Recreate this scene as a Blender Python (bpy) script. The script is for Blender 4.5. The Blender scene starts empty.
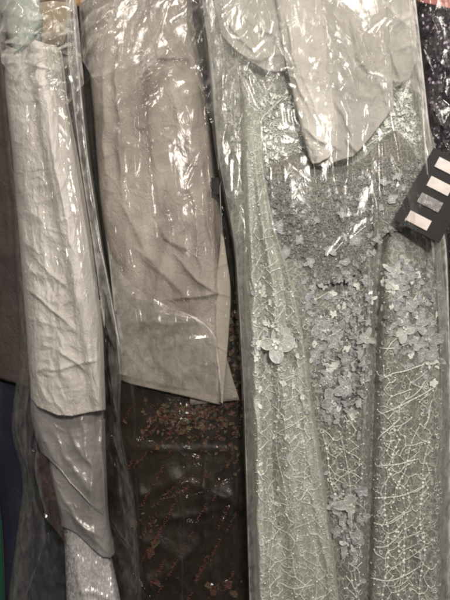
import bpy, math, random
import numpy as np

random.seed(7)
RNG = np.random.default_rng(11)
scene = bpy.context.scene
COL = scene.collection

# ------------------------------------------------------------------ frame of reference
S = 1.4 / 600.0          # metres per photo unit on the plane y = 0 (a strip of 1.05 x 1.40 m)
D = 1.4                  # distance of the camera from that plane
ZC = 1.15

def W(px, py, y):
    k = (D + y) / D
    return (px - 225.0) * S * k, y, ZC + (300.0 - py) * S * k

# ------------------------------------------------------------------ noise helpers
TAB = RNG.random((8, 128, 128))

def vnoise(x, y, seed=0):
    t = TAB[seed % 8]
    x = np.asarray(x, float) + seed * 17.3
    y = np.asarray(y, float) + seed * 9.1
    xi, yi = np.floor(x).astype(int), np.floor(y).astype(int)
    fx, fy = x - xi, y - yi
    fx = fx * fx * fx * (fx * (fx * 6 - 15) + 10)
    fy = fy * fy * fy * (fy * (fy * 6 - 15) + 10)
    a = t[yi % 128, xi % 128]; b = t[yi % 128, (xi + 1) % 128]
    c = t[(yi + 1) % 128, xi % 128]; d = t[(yi + 1) % 128, (xi + 1) % 128]
    return (a * (1 - fx) + b * fx) * (1 - fy) + (c * (1 - fx) + d * fx) * fy

def fbm(x, y, seed=0, octaves=4):
    r = 0.0; amp = 0.5
    for o in range(octaves):
        r = r + amp * (vnoise(x * 2 ** o, y * 2 ** o, seed + o) - 0.5)
        amp *= 0.5
    return r

def ridged(x, y, seed=0, octaves=3):
    """sharp crumple ridges, warped"""
    wx = x + 1.3 * fbm(x * 0.7, y * 0.7, seed + 1, 2)
    wy = y + 1.3 * fbm(x * 0.7, y * 0.7, seed + 2, 2)
    r = 0.0; amp = 0.5
    for o in range(octaves):
        n = vnoise(wx * 2.1 ** o, wy * 2.1 ** o, seed + o)
        r = r + amp * (1 - 2 * np.abs(n - 0.5) * 1.6)
        amp *= 0.5
    return r

def crease_field(px, py, lst):
    """lst: (x0,y0,x1,y1,width,height,bend) sharp-topped ridges, photo units"""
    h = np.zeros_like(px)
    wob = fbm(px / 22.0, py / 22.0, 5, 2)
    for (x0, y0, x1, y1, w, a, b) in lst:
        dx, dy = x1 - x0, y1 - y0
        L = math.hypot(dx, dy) + 1e-6
        t = ((px - x0) * dx + (py - y0) * dy) / (L * L)
        d = ((px - x0) * dy - (py - y0) * dx) / L
        d = d + b * np.sin(np.clip(t, 0, 1) * math.pi) + wob * min(w * 2.5, 9.0)
        tt = np.clip(np.abs(t - 0.5) * 2, 0, 3)
        side = np.where(d > 0, 1.0, 1.9)
        h += a * np.exp(-np.sqrt((d * side / w) ** 2 + 0.08)) * np.exp(-tt ** 4)
    return h

def random_creases(n, box, angle, spread, ln, w, a, seed):
    r = random.Random(seed); out = []
    for _ in range(n):
        x = r.uniform(box[0], box[2]); y = r.uniform(box[1], box[3])
        th = math.radians(angle + r.gauss(0, spread)); L = r.uniform(*ln)
        dx, dy = math.cos(th) * L / 2, -math.sin(th) * L / 2
        out.append((x - dx, y - dy, x + dx, y + dy, r.uniform(*w), r.uniform(*a) * r.choice((1, 1, -0.8)), r.uniform(-4, 4)))
    return out

def long_folds(left, right, n, seed):
    r = random.Random(seed); out = []
    for i in range(n):
        u = (i + r.uniform(0.1, 0.9)) / n; y0 = r.uniform(-40, 420); y1 = min(680, y0 + r.uniform(110, 320)); du = r.uniform(-.05, .05)
        f = lambda y, uu: float(lerpk(left, y) * (1 - uu) + lerpk(right, y) * uu)
        out.append((f(y0, u), y0, f(y1, u + du), y1, r.uniform(1.6, 3.6), r.uniform(2.5, 5.5), r.uniform(-6, 6)))
    return out

def lerpk(keys, q):
    k = np.array(keys, float)
    return np.interp(q, k[:, 0], k[:, 1])

def smoothk(keys, q):
    """rounded interpolation of an outline"""
    return sum(lerpk(keys, q + o) for o in (-14, -7, 0, 7, 14)) / 5.0

def sstep(a, b, x):
    t = np.clip((x - a) / (b - a), 0, 1)
    return t * t * (3 - 2 * t)

# ------------------------------------------------------------------ objects
def thing(name, label, cat, loc, group=None):
    o = bpy.data.objects.new(name, None); COL.objects.link(o)
    o.location = loc; o.empty_display_size = 0.05
    o['label'] = label; o['category'] = cat
    if group: o['group'] = group
    return o

def tag(o, label, cat, group=None):
    o['label'] = label; o['category'] = cat
    if group: o['group'] = group
    return o

def origin_of(o):
    v = np.zeros(3)
    while o is not None:
        v += np.array(o.location); o = o.parent
    return v

def mesh_obj(name, verts, faces, mats, parent=None, smooth=True, loc=None, mat_ids=None):
    verts = np.asarray(verts, float)
    base = np.zeros(3)
    if parent is not None: base = origin_of(parent)
    off = np.array(loc) if loc is not None else (verts.mean(0) if parent is None else base)
    me = bpy.data.meshes.new(name)
    me.from_pydata((verts - off).tolist(), [], faces)
    for m in (mats if isinstance(mats, (list, tuple)) else [mats]): me.materials.append(m)
    if smooth: me.polygons.foreach_set('use_smooth', [True] * len(me.polygons))
    if mat_ids is not None: me.polygons.foreach_set('material_index', mat_ids)
    me.update()
    o = bpy.data.objects.new(name, me); COL.objects.link(o)
    o.location = (off - base).tolist()
    if parent is not None: o.parent = parent
    return o

def grid_faces(nv, nu, start=0, flip=False):
    i = np.arange(nv - 1)[:, None] * nu + np.arange(nu - 1)[None, :] + start
    i = i.ravel()
    q = np.stack([i, i + nu, i + nu + 1, i + 1], 1)     # seen from -y: outward normal to the camera
    if flip: q = q[:, ::-1]
    return q.tolist()

def superprof(u, n=2.6):
    return np.clip(1 - np.abs(2 * u - 1) ** n, 0, 1) ** (1 / n)

def hang(name, mat, parent, left, right, top, bottom, yc, T, lift=None, nu=120, nv=240, back=True,
         edge=2.6, backT=None, tilt=0.0, thick=0.0, edge_fade=0.06, bottom_back=None):
    """A hollow hanging piece: front shell bulging to -y by T with relief 'lift', and a back shell.
    left/right: outline keys (py,px); top/bottom: keys (u,py)."""
    uu = np.linspace(0, 1, nu)
    uu = 0.65 * uu + 0.35 * (0.5 - 0.5 * np.cos(math.pi * uu))
    vv = np.linspace(0, 1, nv)
    U, V = np.meshgrid(uu, vv)
    ptop, pbot = lerpk(top, U), lerpk(bottom, U)
    PY = ptop + (pbot - ptop) * V
    XL, XR = smoothk(left, PY), smoothk(right, PY)
    PX = XL + (XR - XL) * U
    Y = yc - T * superprof(U, edge) + tilt * (PY - 300) * S
    if lift is not None:
        fade = np.clip(np.minimum(U, 1 - U) / edge_fade, 0, 1)
        Y = Y - lift(PX, PY) * S * fade
    x, y, z = W(PX, PY, Y)
    verts = np.stack([x, y, z], -1).reshape(-1, 3)
    faces = grid_faces(nv, nu)
    if back:
        nb = max(14, nu // 6)
        ub = np.linspace(0, 1, nb)
        Ub, Vb = np.meshgrid(ub, vv)
        bb = bottom_back or bottom
        pt, pb = lerpk(top, Ub), lerpk(bb, Ub)
        PYb = pt + (pb - pt) * Vb
        XLb, XRb = smoothk(left, PYb), smoothk(right, PYb)
        PXb = XLb + (XRb - XLb) * Ub
        bt = T if backT is None else backT
        # widths are those of the front outline at depth yc, so the shell stays upright in space
        Yb = yc + tilt * (PYb - 300) * S
        xb, _, zb = W(PXb, PYb, Yb)
        Yb2 = Yb + bt * superprof(Ub, edge) + 0.006 * np.sin(PXb / 9.0) * superprof(Ub, 2)
        vb = np.stack([xb, Yb2, zb], -1).reshape(-1, 3)
        faces += grid_faces(nv, nb, len(verts), True)
        verts = np.concatenate([verts, vb])
    o = mesh_obj(name, verts, faces, mat, parent)
    if thick:
        m = o.modifiers.new('paper', 'SOLIDIFY'); m.thickness = thick; m.offset = 0
    # sampler of the front shell
    def surf(px, py):
        px = np.asarray(px, float); py = np.asarray(py, float)
        xl, xr = smoothk(left, py), smoothk(right, py)
        u = np.clip((px - xl) / np.maximum(xr - xl, 1e-6), 0.002, 0.998)
        yy = yc - T * superprof(u, edge) + tilt * (py - 300) * S
        if lift is not None:
            yy = yy - lift(px, py) * S * np.clip(np.minimum(u, 1 - u) / edge_fade, 0, 1)
        return yy
    return o, surf

# ------------------------------------------------------------------ materials
def new_mat(name):
    m = bpy.data.materials.new(name); m.use_nodes = True
    nt = m.node_tree; nt.nodes.clear()
    out = nt.nodes.new('ShaderNodeOutputMaterial')
    return m, nt, nt.nodes, nt.links, out

def N(nt, kind, **kw):
    n = nt.nodes.new(kind)
    for k, v in kw.items():
        if k in n.inputs.keys(): n.inputs[k].default_value = v
        else: setattr(n, k, v)
    return n

def geo_pos(nt, scale=(1, 1, 1)):
    g = N(nt, 'ShaderNodeTexCoord')
    mp = N(nt, 'ShaderNodeMapping'); mp.inputs['Scale'].default_value = scale
    nt.links.new(g.outputs['Object'], mp.inputs['Vector'])
    return mp.outputs['Vector']

def ramp(nt, fac, stops):
    r = N(nt, 'ShaderNodeValToRGB')
    cr = r.color_ramp
    while len(cr.elements) > 1: cr.elements.remove(cr.elements[-1])
    for i, (p, c) in enumerate(stops):
        e = cr.elements[0] if i == 0 else cr.elements.new(p)
        e.position = p; e.color = (*c, 1) if len(c) == 3 else c
    nt.links.new(fac, r.inputs['Fac'])
    return r.outputs['Color']

def mixc(nt, fac, a, b, blend='MIX'):
    m = N(nt, 'ShaderNodeMix', data_type='RGBA', blend_type=blend)
    for sock, v in ((m.inputs[0], fac), (m.inputs[6], a), (m.inputs[7], b)):
        if isinstance(v, (int, float)): sock.default_value = v
        elif isinstance(v, tuple): sock.default_value = (*v, 1)
        else: nt.links.new(v, sock)
    return m.outputs[2]

def math_n(nt, op, a, b=None):
    m = N(nt, 'ShaderNodeMath', operation=op)
    for i, v in enumerate((a, b)):
        if v is None: continue
        if isinstance(v, (int, float)): m.inputs[i].default_value = v
        else: nt.links.new(v, m.inputs[i])
    return m.outputs[0]

def film_mat(name, haze=0.008, base=0.03, tint=(0.96, 0.96, 0.95), hazecol=(0.8, 0.78, 0.74), gl=0.5, rough=0.15, bump=0.10):
    m, nt, nodes, L, out = new_mat(name)
    v = geo_pos(nt, (1, 1, 0.55))
    n1 = N(nt, 'ShaderNodeTexNoise', Scale=64.0, Detail=3.0, Distortion=0.7); L.new(v, n1.inputs['Vector'])
    b = N(nt, 'ShaderNodeBump', Strength=bump, Distance=0.010); L.new(n1.outputs['Fac'], b.inputs['Height'])
    lw = N(nt, 'ShaderNodeLayerWeight', Blend=0.5); L.new(b.outputs['Normal'], lw.inputs['Normal'])
    f4 = math_n(nt, 'POWER', lw.outputs['Facing'], 3.0)
    fac = math_n(nt, 'MINIMUM', math_n(nt, 'ADD', math_n(nt, 'MULTIPLY', f4, 0.55), base), 0.9)
    tr = N(nt, 'ShaderNodeBsdfTransparent'); tr.inputs['Color'].default_value = (*tint, 1)
    df = N(nt, 'ShaderNodeBsdfDiffuse'); df.inputs['Color'].default_value = (*hazecol, 1)
    thick = math_n(nt, 'ADD', math_n(nt, 'MULTIPLY', math_n(nt, 'POWER', lw.outputs['Facing'], 1.6), 22.0), 1.0)
    hz = math_n(nt, 'MINIMUM', math_n(nt, 'MULTIPLY', math_n(nt, 'MULTIPLY', math_n(nt, 'POWER', n1.outputs['Fac'], 2.0), haze * 4.0), thick), 0.85)
    s1 = N(nt, 'ShaderNodeMixShader'); L.new(hz, s1.inputs[0]); L.new(tr.outputs[0], s1.inputs[1]); L.new(df.outputs[0], s1.inputs[2])
    gs = N(nt, 'ShaderNodeBsdfGlossy', Roughness=rough); gs.inputs['Color'].default_value = (gl, gl, gl, 1)
    L.new(b.outputs['Normal'], gs.inputs['Normal'])
    s2 = N(nt, 'ShaderNodeMixShader'); L.new(fac, s2.inputs[0]); L.new(s1.outputs[0], s2.inputs[1]); L.new(gs.outputs[0], s2.inputs[2])
    L.new(s2.outputs[0], out.inputs['Surface'])
    return m

def paper_mat(name, c0, c1, transl=0.25, bump=0.5, scale=1.0, stretch=(1, 1, 1), alpha=0.0):
    m, nt, nodes, L, out = new_mat(name)
    v = geo_pos(nt, stretch)
    n0 = N(nt, 'ShaderNodeTexNoise', Scale=7.0 * scale, Detail=4.0, Distortion=0.6); L.new(v, n0.inputs['Vector'])
    n1 = N(nt, 'ShaderNodeTexNoise', Scale=17.0 * scale, Detail=4.0, Roughness=0.5, Distortion=0.5); L.new(v, n1.inputs['Vector'])
    vf = N(nt, 'ShaderNodeTexVoronoi', Scale=44.0 * scale, feature='DISTANCE_TO_EDGE')
    vo = N(nt, 'ShaderNodeTexVoronoi', Scale=16.0 * scale, feature='DISTANCE_TO_EDGE')
    wv = mixc(nt, 0.12, v, n1.outputs['Color']); L.new(wv, vo.inputs['Vector']); L.new(wv, vf.inputs['Vector'])
    fib = N(nt, 'ShaderNodeTexNoise', Scale=420.0, Detail=2.0); L.new(v, fib.inputs['Vector'])
    col = ramp(nt, n0.outputs['Fac'], [(0.3, c0), (0.68, c1)])
    col = mixc(nt, 0.12, col, ramp(nt, fib.outputs['Fac'], [(0.3, (0.25,) * 3), (0.7, (0.9,) * 3)]), 'OVERLAY')
    ed = math_n(nt, 'MINIMUM', vo.outputs['Distance'], 0.12)
    hh = math_n(nt, 'ADD', math_n(nt, 'MULTIPLY', n1.outputs['Fac'], 0.8), math_n(nt, 'ADD', math_n(nt, 'MULTIPLY', ed, 1.8), math_n(nt, 'MULTIPLY', math_n(nt, 'MINIMUM', vf.outputs['Distance'], 0.16), 1.1)))
    hh = math_n(nt, 'ADD', hh, math_n(nt, 'MULTIPLY', fib.outputs['Fac'], 0.07))
    b = N(nt, 'ShaderNodeBump', Strength=bump, Distance=0.008); L.new(hh, b.inputs['Height'])
    p = N(nt, 'ShaderNodeBsdfPrincipled', Roughness=0.62)
    p.inputs['Specular IOR Level'].default_value = 0.25
    L.new(col, p.inputs['Base Color']); L.new(b.outputs['Normal'], p.inputs['Normal'])
    t = N(nt, 'ShaderNodeBsdfTranslucent'); L.new(col, t.inputs['Color']); L.new(b.outputs['Normal'], t.inputs['Normal'])
    s = N(nt, 'ShaderNodeMixShader'); s.inputs[0].default_value = transl
    L.new(p.outputs[0], s.inputs[1]); L.new(t.outputs[0], s.inputs[2])
    last = s
    if alpha > 0:
        tr = N(nt, 'ShaderNodeBsdfTransparent')
        s3 = N(nt, 'ShaderNodeMixShader'); s3.inputs[0].default_value = alpha
        L.new(s.outputs[0], s3.inputs[1]); L.new(tr.outputs[0], s3.inputs[2]); last = s3
    L.new(last.outputs[0], out.inputs['Surface'])
    return m

def cloth_mat(name, c0, c1, rough=0.6, sheen=0.2, bump=0.25, spec=0.3, weave=500.0, metallic=0.0, blotch=9.0):
    m, nt, nodes, L, out = new_mat(name)
    v = geo_pos(nt)
    n0 = N(nt, 'ShaderNodeTexNoise', Scale=blotch, Detail=5.0, Distortion=0.7); L.new(v, n0.inputs['Vector'])
    fib = N(nt, 'ShaderNodeTexNoise', Scale=weave, Detail=2.0); L.new(v, fib.inputs['Vector'])
    col = ramp(nt, n0.outputs['Fac'], [(0.3, c0), (0.7, c1)])
    col = mixc(nt, 0.2, col, ramp(nt, fib.outputs['Fac'], [(0.3, (0.2,) * 3), (0.7, (0.9,) * 3)]), 'OVERLAY')
    n1 = N(nt, 'ShaderNodeTexNoise', Scale=45.0, Detail=4.0, Distortion=1.0); L.new(v, n1.inputs['Vector'])
    hh = math_n(nt, 'ADD', n1.outputs['Fac'], math_n(nt, 'MULTIPLY', fib.outputs['Fac'], 0.08))
    b = N(nt, 'ShaderNodeBump', Strength=bump, Distance=0.006); L.new(hh, b.inputs['Height'])
    p = N(nt, 'ShaderNodeBsdfPrincipled', Roughness=rough, Metallic=metallic)
    p.inputs['Specular IOR Level'].default_value = spec
    p.inputs['Sheen Weight'].default_value = sheen
    L.new(col, p.inputs['Base Color']); L.new(b.outputs['Normal'], p.inputs['Normal'])
    L.new(p.outputs[0], out.inputs['Surface'])
    return m

def lace_mat(name, net, lining, thread, scale=1.0, dens=0.5):
    """net over lining with embroidered filigree: colour of yarns and relief, no shading in it"""
    m, nt, nodes, L, out = new_mat(name)
    v = geo_pos(nt)
    n0 = N(nt, 'ShaderNodeTexNoise', Scale=16.0 * scale, Detail=4.0, Distortion=1.2); L.new(v, n0.inputs['Vector'])
    wv = mixc(nt, 0.035, v, n0.outputs['Color'])
    vo = N(nt, 'ShaderNodeTexVoronoi', Scale=62.0 * scale, feature='DISTANCE_TO_EDGE'); L.new(wv, vo.inputs['Vector'])
    vo2 = N(nt, 'ShaderNodeTexVoronoi', Scale=150.0 * scale, feature='DISTANCE_TO_EDGE'); L.new(wv, vo2.inputs['Vector'])
    vo3 = N(nt, 'ShaderNodeTexVoronoi', Scale=95.0 * scale, feature='F1'); L.new(wv, vo3.inputs['Vector'])
    hexn = N(nt, 'ShaderNodeTexVoronoi', Scale=420.0 * scale, feature='DISTANCE_TO_EDGE'); hexn.inputs['Randomness'].default_value = 0.35
    L.new(v, hexn.inputs['Vector'])
    n2 = N(nt, 'ShaderNodeTexNoise', Scale=14.0 * scale, Detail=4.0, Distortion=0.5); L.new(v, n2.inputs['Vector'])
    base = ramp(nt, n2.outputs['Fac'], [(0.3, lining), (0.72, net)])
    netl = ramp(nt, hexn.outputs['Distance'], [(0.04, (1, 1, 1)), (0.16, (0, 0, 0))])
    base = mixc(nt, math_n(nt, 'MULTIPLY', netl, 0.35), base, thread)
    l1 = ramp(nt, vo.outputs['Distance'], [(0.035, (1, 1, 1)), (0.085, (0, 0, 0))])
    l2 = ramp(nt, vo2.outputs['Distance'], [(0.05, (1, 1, 1)), (0.16, (0, 0, 0))])
    dots = ramp(nt, vo3.outputs['Distance'], [(0.16, (1, 1, 1)), (0.26, (0, 0, 0))])
    msk = ramp(nt, n0.outputs['Fac'], [(0.62 - 0.3 * dens, (0, 0, 0)), (0.78 - 0.3 * dens, (1, 1, 1))])
    t = math_n(nt, 'MAXIMUM', math_n(nt, 'MULTIPLY', l1, 0.75), math_n(nt, 'MULTIPLY', l2, math_n(nt, 'MULTIPLY', msk, 0.8)))
    t = math_n(nt, 'MAXIMUM', t, math_n(nt, 'MULTIPLY', dots, math_n(nt, 'SUBTRACT', 1.0, msk)))
    t = math_n(nt, 'MULTIPLY', t, dens + 0.2)
    col = mixc(nt, t, base, thread)
    b = N(nt, 'ShaderNodeBump', Strength=0.6, Distance=0.003); L.new(math_n(nt, 'ADD', t, math_n(nt, 'MULTIPLY', n0.outputs['Fac'], 1.2)), b.inputs['Height'])
    p = N(nt, 'ShaderNodeBsdfPrincipled', Roughness=0.6)
    p.inputs['Specular IOR Level'].default_value = 0.35
    p.inputs['Sheen Weight'].default_value = 0.15
    L.new(col, p.inputs['Base Color']); L.new(b.outputs['Normal'], p.inputs['Normal'])
    L.new(p.outputs[0], out.inputs['Surface'])
    return m

def sequin_mat(name, c0, c1, scale=260.0, rough=0.28, metallic=0.85, tilt=0.7, stretch=(1, 1, 1)):
    m, nt, nodes, L, out = new_mat(name)
    v = geo_pos(nt, stretch)
    vo = N(nt, 'ShaderNodeTexVoronoi', Scale=scale, feature='F1'); L.new(v, vo.inputs['Vector'])
    col = mixc(nt, vo.outputs['Distance'], c0, c1)
    sub = N(nt, 'ShaderNodeVectorMath', operation='SUBTRACT'); L.new(vo.outputs['Color'], sub.inputs[0]); sub.inputs[1].default_value = (0.5,) * 3
    sc = N(nt, 'ShaderNodeVectorMath', operation='SCALE'); L.new(sub.outputs[0], sc.inputs[0]); sc.inputs['Scale'].default_value = tilt
    g = N(nt, 'ShaderNodeNewGeometry')
    ad = N(nt, 'ShaderNodeVectorMath', operation='ADD'); L.new(g.outputs['Normal'], ad.inputs[0]); L.new(sc.outputs[0], ad.inputs[1])
    nn = N(nt, 'ShaderNodeVectorMath', operation='NORMALIZE'); L.new(ad.outputs[0], nn.inputs[0])
    p = N(nt, 'ShaderNodeBsdfPrincipled', Roughness=rough, Metallic=metallic)
    L.new(col, p.inputs['Base Color']); L.new(nn.outputs[0], p.inputs['Normal'])
    L.new(p.outputs[0], out.inputs['Surface'])
    return m

def plain_mat(name, c, rough=0.5, spec=0.4, var=0.15):
    m, nt, nodes, L, out = new_mat(name)
    v = geo_pos(nt)
    n0 = N(nt, 'ShaderNodeTexNoise', Scale=60.0, Detail=4.0); L.new(v, n0.inputs['Vector'])
    lo = tuple(x * (1 - var) for x in c); hi = tuple(min(1, x * (1 + var)) for x in c)
    col = ramp(nt, n0.outputs['Fac'], [(0.3, lo), (0.7, hi)])
    b = N(nt, 'ShaderNodeBump', Strength=0.15, Distance=0.002); L.new(n0.outputs['Fac'], b.inputs['Height'])
    p = N(nt, 'ShaderNodeBsdfPrincipled', Roughness=rough); p.inputs['Specular IOR Level'].default_value = spec
    L.new(col, p.inputs['Base Color']); L.new(b.outputs['Normal'], p.inputs['Normal'])
    L.new(p.outputs[0], out.inputs['Surface'])
    return m

def wood_mat(name):
    m, nt, nodes, L, out = new_mat(name)
    v = geo_pos(nt, (3, 30, 60))
    n0 = N(nt, 'ShaderNodeTexNoise', Scale=2.0, Detail=5.0, Distortion=1.5); L.new(v, n0.inputs['Vector'])
    col = ramp(nt, n0.outputs['Fac'], [(0.3, (0.42, 0.22, 0.08)), (0.7, (0.62, 0.37, 0.15))])
    p = N(nt, 'ShaderNodeBsdfPrincipled', Roughness=0.35); L.new(col, p.inputs['Base Color'])
    L.new(p.outputs[0], out.inputs['Surface'])
    return m

M = dict(
    film=film_mat('clear_film'),
    film_fold=film_mat('gathered_film', haze=0.035, base=0.04, rough=0.14),
    film_milky=film_mat('doubled_film', haze=0.10, base=0.06),
    film_mid=film_mat('clear_film_printed_bag', haze=0.003, base=0.025),
    film_dark=film_mat('clear_film_side_bags', haze=0.015, base=0.05),
    paper_left=paper_mat('white_tissue', (0.64, 0.595, 0.56), (0.79, 0.76, 0.72), 0.25, 0.42, 1.3, (1, 1, 0.6)),
    paper_mid=paper_mat('taupe_tissue', (0.28, 0.238, 0.212), (0.54, 0.485, 0.44), 0.25, 0.40, 1.2, (1, 1, 0.8)),
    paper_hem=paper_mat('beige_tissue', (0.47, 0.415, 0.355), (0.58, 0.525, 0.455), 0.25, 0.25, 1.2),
    paper_right=paper_mat('pale_tissue', (0.60, 0.57, 0.53), (0.71, 0.68, 0.635), 0.2, 0.36, 1.2, (1, 1, 0.7), alpha=0.10),
    paper_thin=paper_mat('thin_tissue', (0.62, 0.59, 0.555), (0.75, 0.72, 0.68), 0.3, 0.40, 1.4, (1, 1, 0.7), alpha=0.40),
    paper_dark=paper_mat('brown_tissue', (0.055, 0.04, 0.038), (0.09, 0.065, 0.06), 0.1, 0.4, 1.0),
    satin=cloth_mat('grey_satin', (0.26, 0.24, 0.238), (0.37, 0.345, 0.345), 0.32, 0.0, 0.35, 0.7, metallic=0.25),
    plum=cloth_mat('plum_net', (0.018, 0.009, 0.008), (0.045, 0.021, 0.018), 0.7, 0.2, 0.6, 0.3, 300),
    silver=sequin_mat('silver_sequins', (0.90, 0.87, 0.87), (0.58, 0.54, 0.56), 240.0, 0.30, 0.35, 0.5, (1.8, 1, 0.7)),
    steel=plain_mat('steel', (0.5, 0.5, 0.5), 0.3, 0.6),
    black=cloth_mat('black_satin', (0.008, 0.006, 0.0045), (0.026, 0.018, 0.012), 0.45, 0.0, 0.3, 0.3),
    brown=cloth_mat('brown_cloth', (0.030, 0.023, 0.018), (0.055, 0.042, 0.034), 0.7, 0.1, 0.3, 0.2),
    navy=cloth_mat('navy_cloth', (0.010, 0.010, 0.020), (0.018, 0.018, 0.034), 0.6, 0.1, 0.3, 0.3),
    green=cloth_mat('green_cloth', (0.003, 0.035, 0.022), (0.006, 0.055, 0.035), 0.5, 0.1, 0.3, 0.4),
    mint=cloth_mat('mint_cloth', (0.36, 0.40, 0.37), (0.44, 0.48, 0.45), 0.5, 0.2, 0.3, 0.3),
    teal=cloth_mat('teal_edge', (0.10, 0.16, 0.15), (0.15, 0.22, 0.20), 0.5, 0.2, 0.3, 0.3),
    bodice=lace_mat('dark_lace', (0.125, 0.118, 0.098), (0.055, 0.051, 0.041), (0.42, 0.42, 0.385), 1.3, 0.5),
    yoke=lace_mat('pale_lace', (0.24, 0.24, 0.215), (0.12, 0.118, 0.10), (0.58, 0.60, 0.56), 1.3, 0.7),
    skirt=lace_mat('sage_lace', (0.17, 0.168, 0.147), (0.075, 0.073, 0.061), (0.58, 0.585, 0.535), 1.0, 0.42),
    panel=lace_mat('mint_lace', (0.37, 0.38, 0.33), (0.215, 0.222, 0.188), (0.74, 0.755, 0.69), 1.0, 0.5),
    thread=cloth_mat('white_embroidery', (0.66, 0.69, 0.64), (0.82, 0.84, 0.79), 0.5, 0.2, 0.1, 0.4),
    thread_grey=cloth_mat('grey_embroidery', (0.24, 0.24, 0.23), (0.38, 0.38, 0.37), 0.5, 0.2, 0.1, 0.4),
    bead=plain_mat('pearl_bead', (0.84, 0.85, 0.80), 0.25, 0.6),
    petal_white=lace_mat('white_petals', (0.46, 0.475, 0.455), (0.31, 0.32, 0.305), (0.80, 0.81, 0.79), 0.055, 0.5),
    petal_blue=lace_mat('lilac_petals', (0.30, 0.308, 0.325), (0.205, 0.21, 0.224), (0.68, 0.70, 0.735), 0.055, 0.5),
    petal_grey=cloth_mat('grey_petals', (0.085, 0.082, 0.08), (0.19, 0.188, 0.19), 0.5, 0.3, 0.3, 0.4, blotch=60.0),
    petal_lilac=cloth_mat('grey_lilac_petals', (0.225, 0.23, 0.243), (0.43, 0.438, 0.455), 0.5, 0.3, 0.3, 0.4, blotch=60.0),
    gold=cloth_mat('gold_thread', (0.05, 0.034, 0.016), (0.13, 0.088, 0.04), 0.5, 0.1, 0.3, 0.4, blotch=80.0),
    red=cloth_mat('red_thread', (0.04, 0.013, 0.010), (0.105, 0.034, 0.026), 0.5, 0.1, 0.3, 0.4, blotch=80.0),
    olive=cloth_mat('olive_thread', (0.022, 0.019, 0.01), (0.05, 0.043, 0.02), 0.5, 0.1, 0.3, 0.4),
    print=plain_mat('red_print', (0.105, 0.04, 0.03), 0.5, 0.3),
    card=plain_mat('black_card', (0.005, 0.0045, 0.0045), 0.5, 0.2),
    swatch=paper_mat('blush_swatch', (0.60, 0.54, 0.51), (0.74, 0.68, 0.65), 0.0, 0.3, 3.0),
    swatch_silver=paper_mat('silver_swatch', (0.5, 0.48, 0.47), (0.72, 0.70, 0.68), 0.0, 1.0, 4.0),
    seq_black=sequin_mat('black_sequins', (0.05, 0.035, 0.06), (0.012, 0.01, 0.012), 170.0, 0.25, 0.6, 0.9),
    coral=cloth_mat('coral_cloth', (0.26, 0.085, 0.07), (0.38, 0.14, 0.12), 0.55, 0.2, 0.3, 0.3),
    wood=wood_mat('tan_wood'),
    wall=plain_mat('tan_wall', (0.46, 0.36, 0.25), 0.8, 0.2, 0.08),
)

# ------------------------------------------------------------------ small geometry builders
class MB:
    def __init__(self): self.v = []; self.f = []; self.m = []; self.n = 0
    def add(self, v, f, mi=0):
        self.v.append(np.asarray(v, float)); self.f += [[i + self.n for i in q] for q in f]
        self.m += [mi] * len(f); self.n += len(v)
    def build(self, name, mats, parent=None, loc=None):
        return mesh_obj(name, np.concatenate(self.v), self.f, mats, parent, True, loc, self.m)

_t = (1 + 5 ** 0.5) / 2
ICO_V = np.array([(-1, _t, 0), (1, _t, 0), (-1, -_t, 0), (1, -_t, 0), (0, -1, _t), (0, 1, _t), (0, -1, -_t), (0, 1, -_t),
                  (_t, 0, -1), (_t, 0, 1), (-_t, 0, -1), (-_t, 0, 1)]) / math.sqrt(1 + _t * _t)
ICO_F = [(0, 11, 5), (0, 5, 1), (0, 1, 7), (0, 7, 10), (0, 10, 11), (1, 5, 9), (5, 11, 4), (11, 10, 2), (10, 7, 6), (7, 1, 8),
         (3, 9, 4), (3, 4, 2), (3, 2, 6), (3, 6, 8), (3, 8, 9), (4, 9, 5), (2, 4, 11), (6, 2, 10), (8, 6, 7), (9, 8, 1)]

def bead(mb, p, r, mi=0):
    mb.add(ICO_V * np.array([r, r * 0.35, r]) + np.asarray(p), ICO_F, mi)

def tube(mb, pts, r, mi=0, k=4):
    pts = np.asarray(pts, float); n = len(pts)
    if n < 2: return
    tan = np.gradient(pts, axis=0); tan /= np.linalg.norm(tan, axis=1)[:, None] + 1e-9
    up = np.array([0, -1.0, 0]); side = np.cross(tan, up); side /= np.linalg.norm(side, axis=1)[:, None] + 1e-9
    nor = np.cross(side, tan)
    rr = np.full(n, r); rr[0] *= 0.5; rr[-1] *= 0.5
    ring = [pts + (math.cos(a) * side + math.sin(a) * nor) * rr[:, None] for a in [2 * math.pi * j / k for j in range(k)]]
    v = np.stack(ring, 1).reshape(-1, 3); f = []
    for i in range(n - 1):
        for j in range(k):
            f.append((i * k + j, i * k + (j + 1) % k, (i + 1) * k + (j + 1) % k, (i + 1) * k + j))
    mb.add(v, f, mi)

def on(surf, pts, off=0.0012):
    pts = np.asarray(pts, float)
    y = surf(pts[:, 0], pts[:, 1]) - off
    return np.stack(W(pts[:, 0], pts[:, 1], y), -1)

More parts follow.
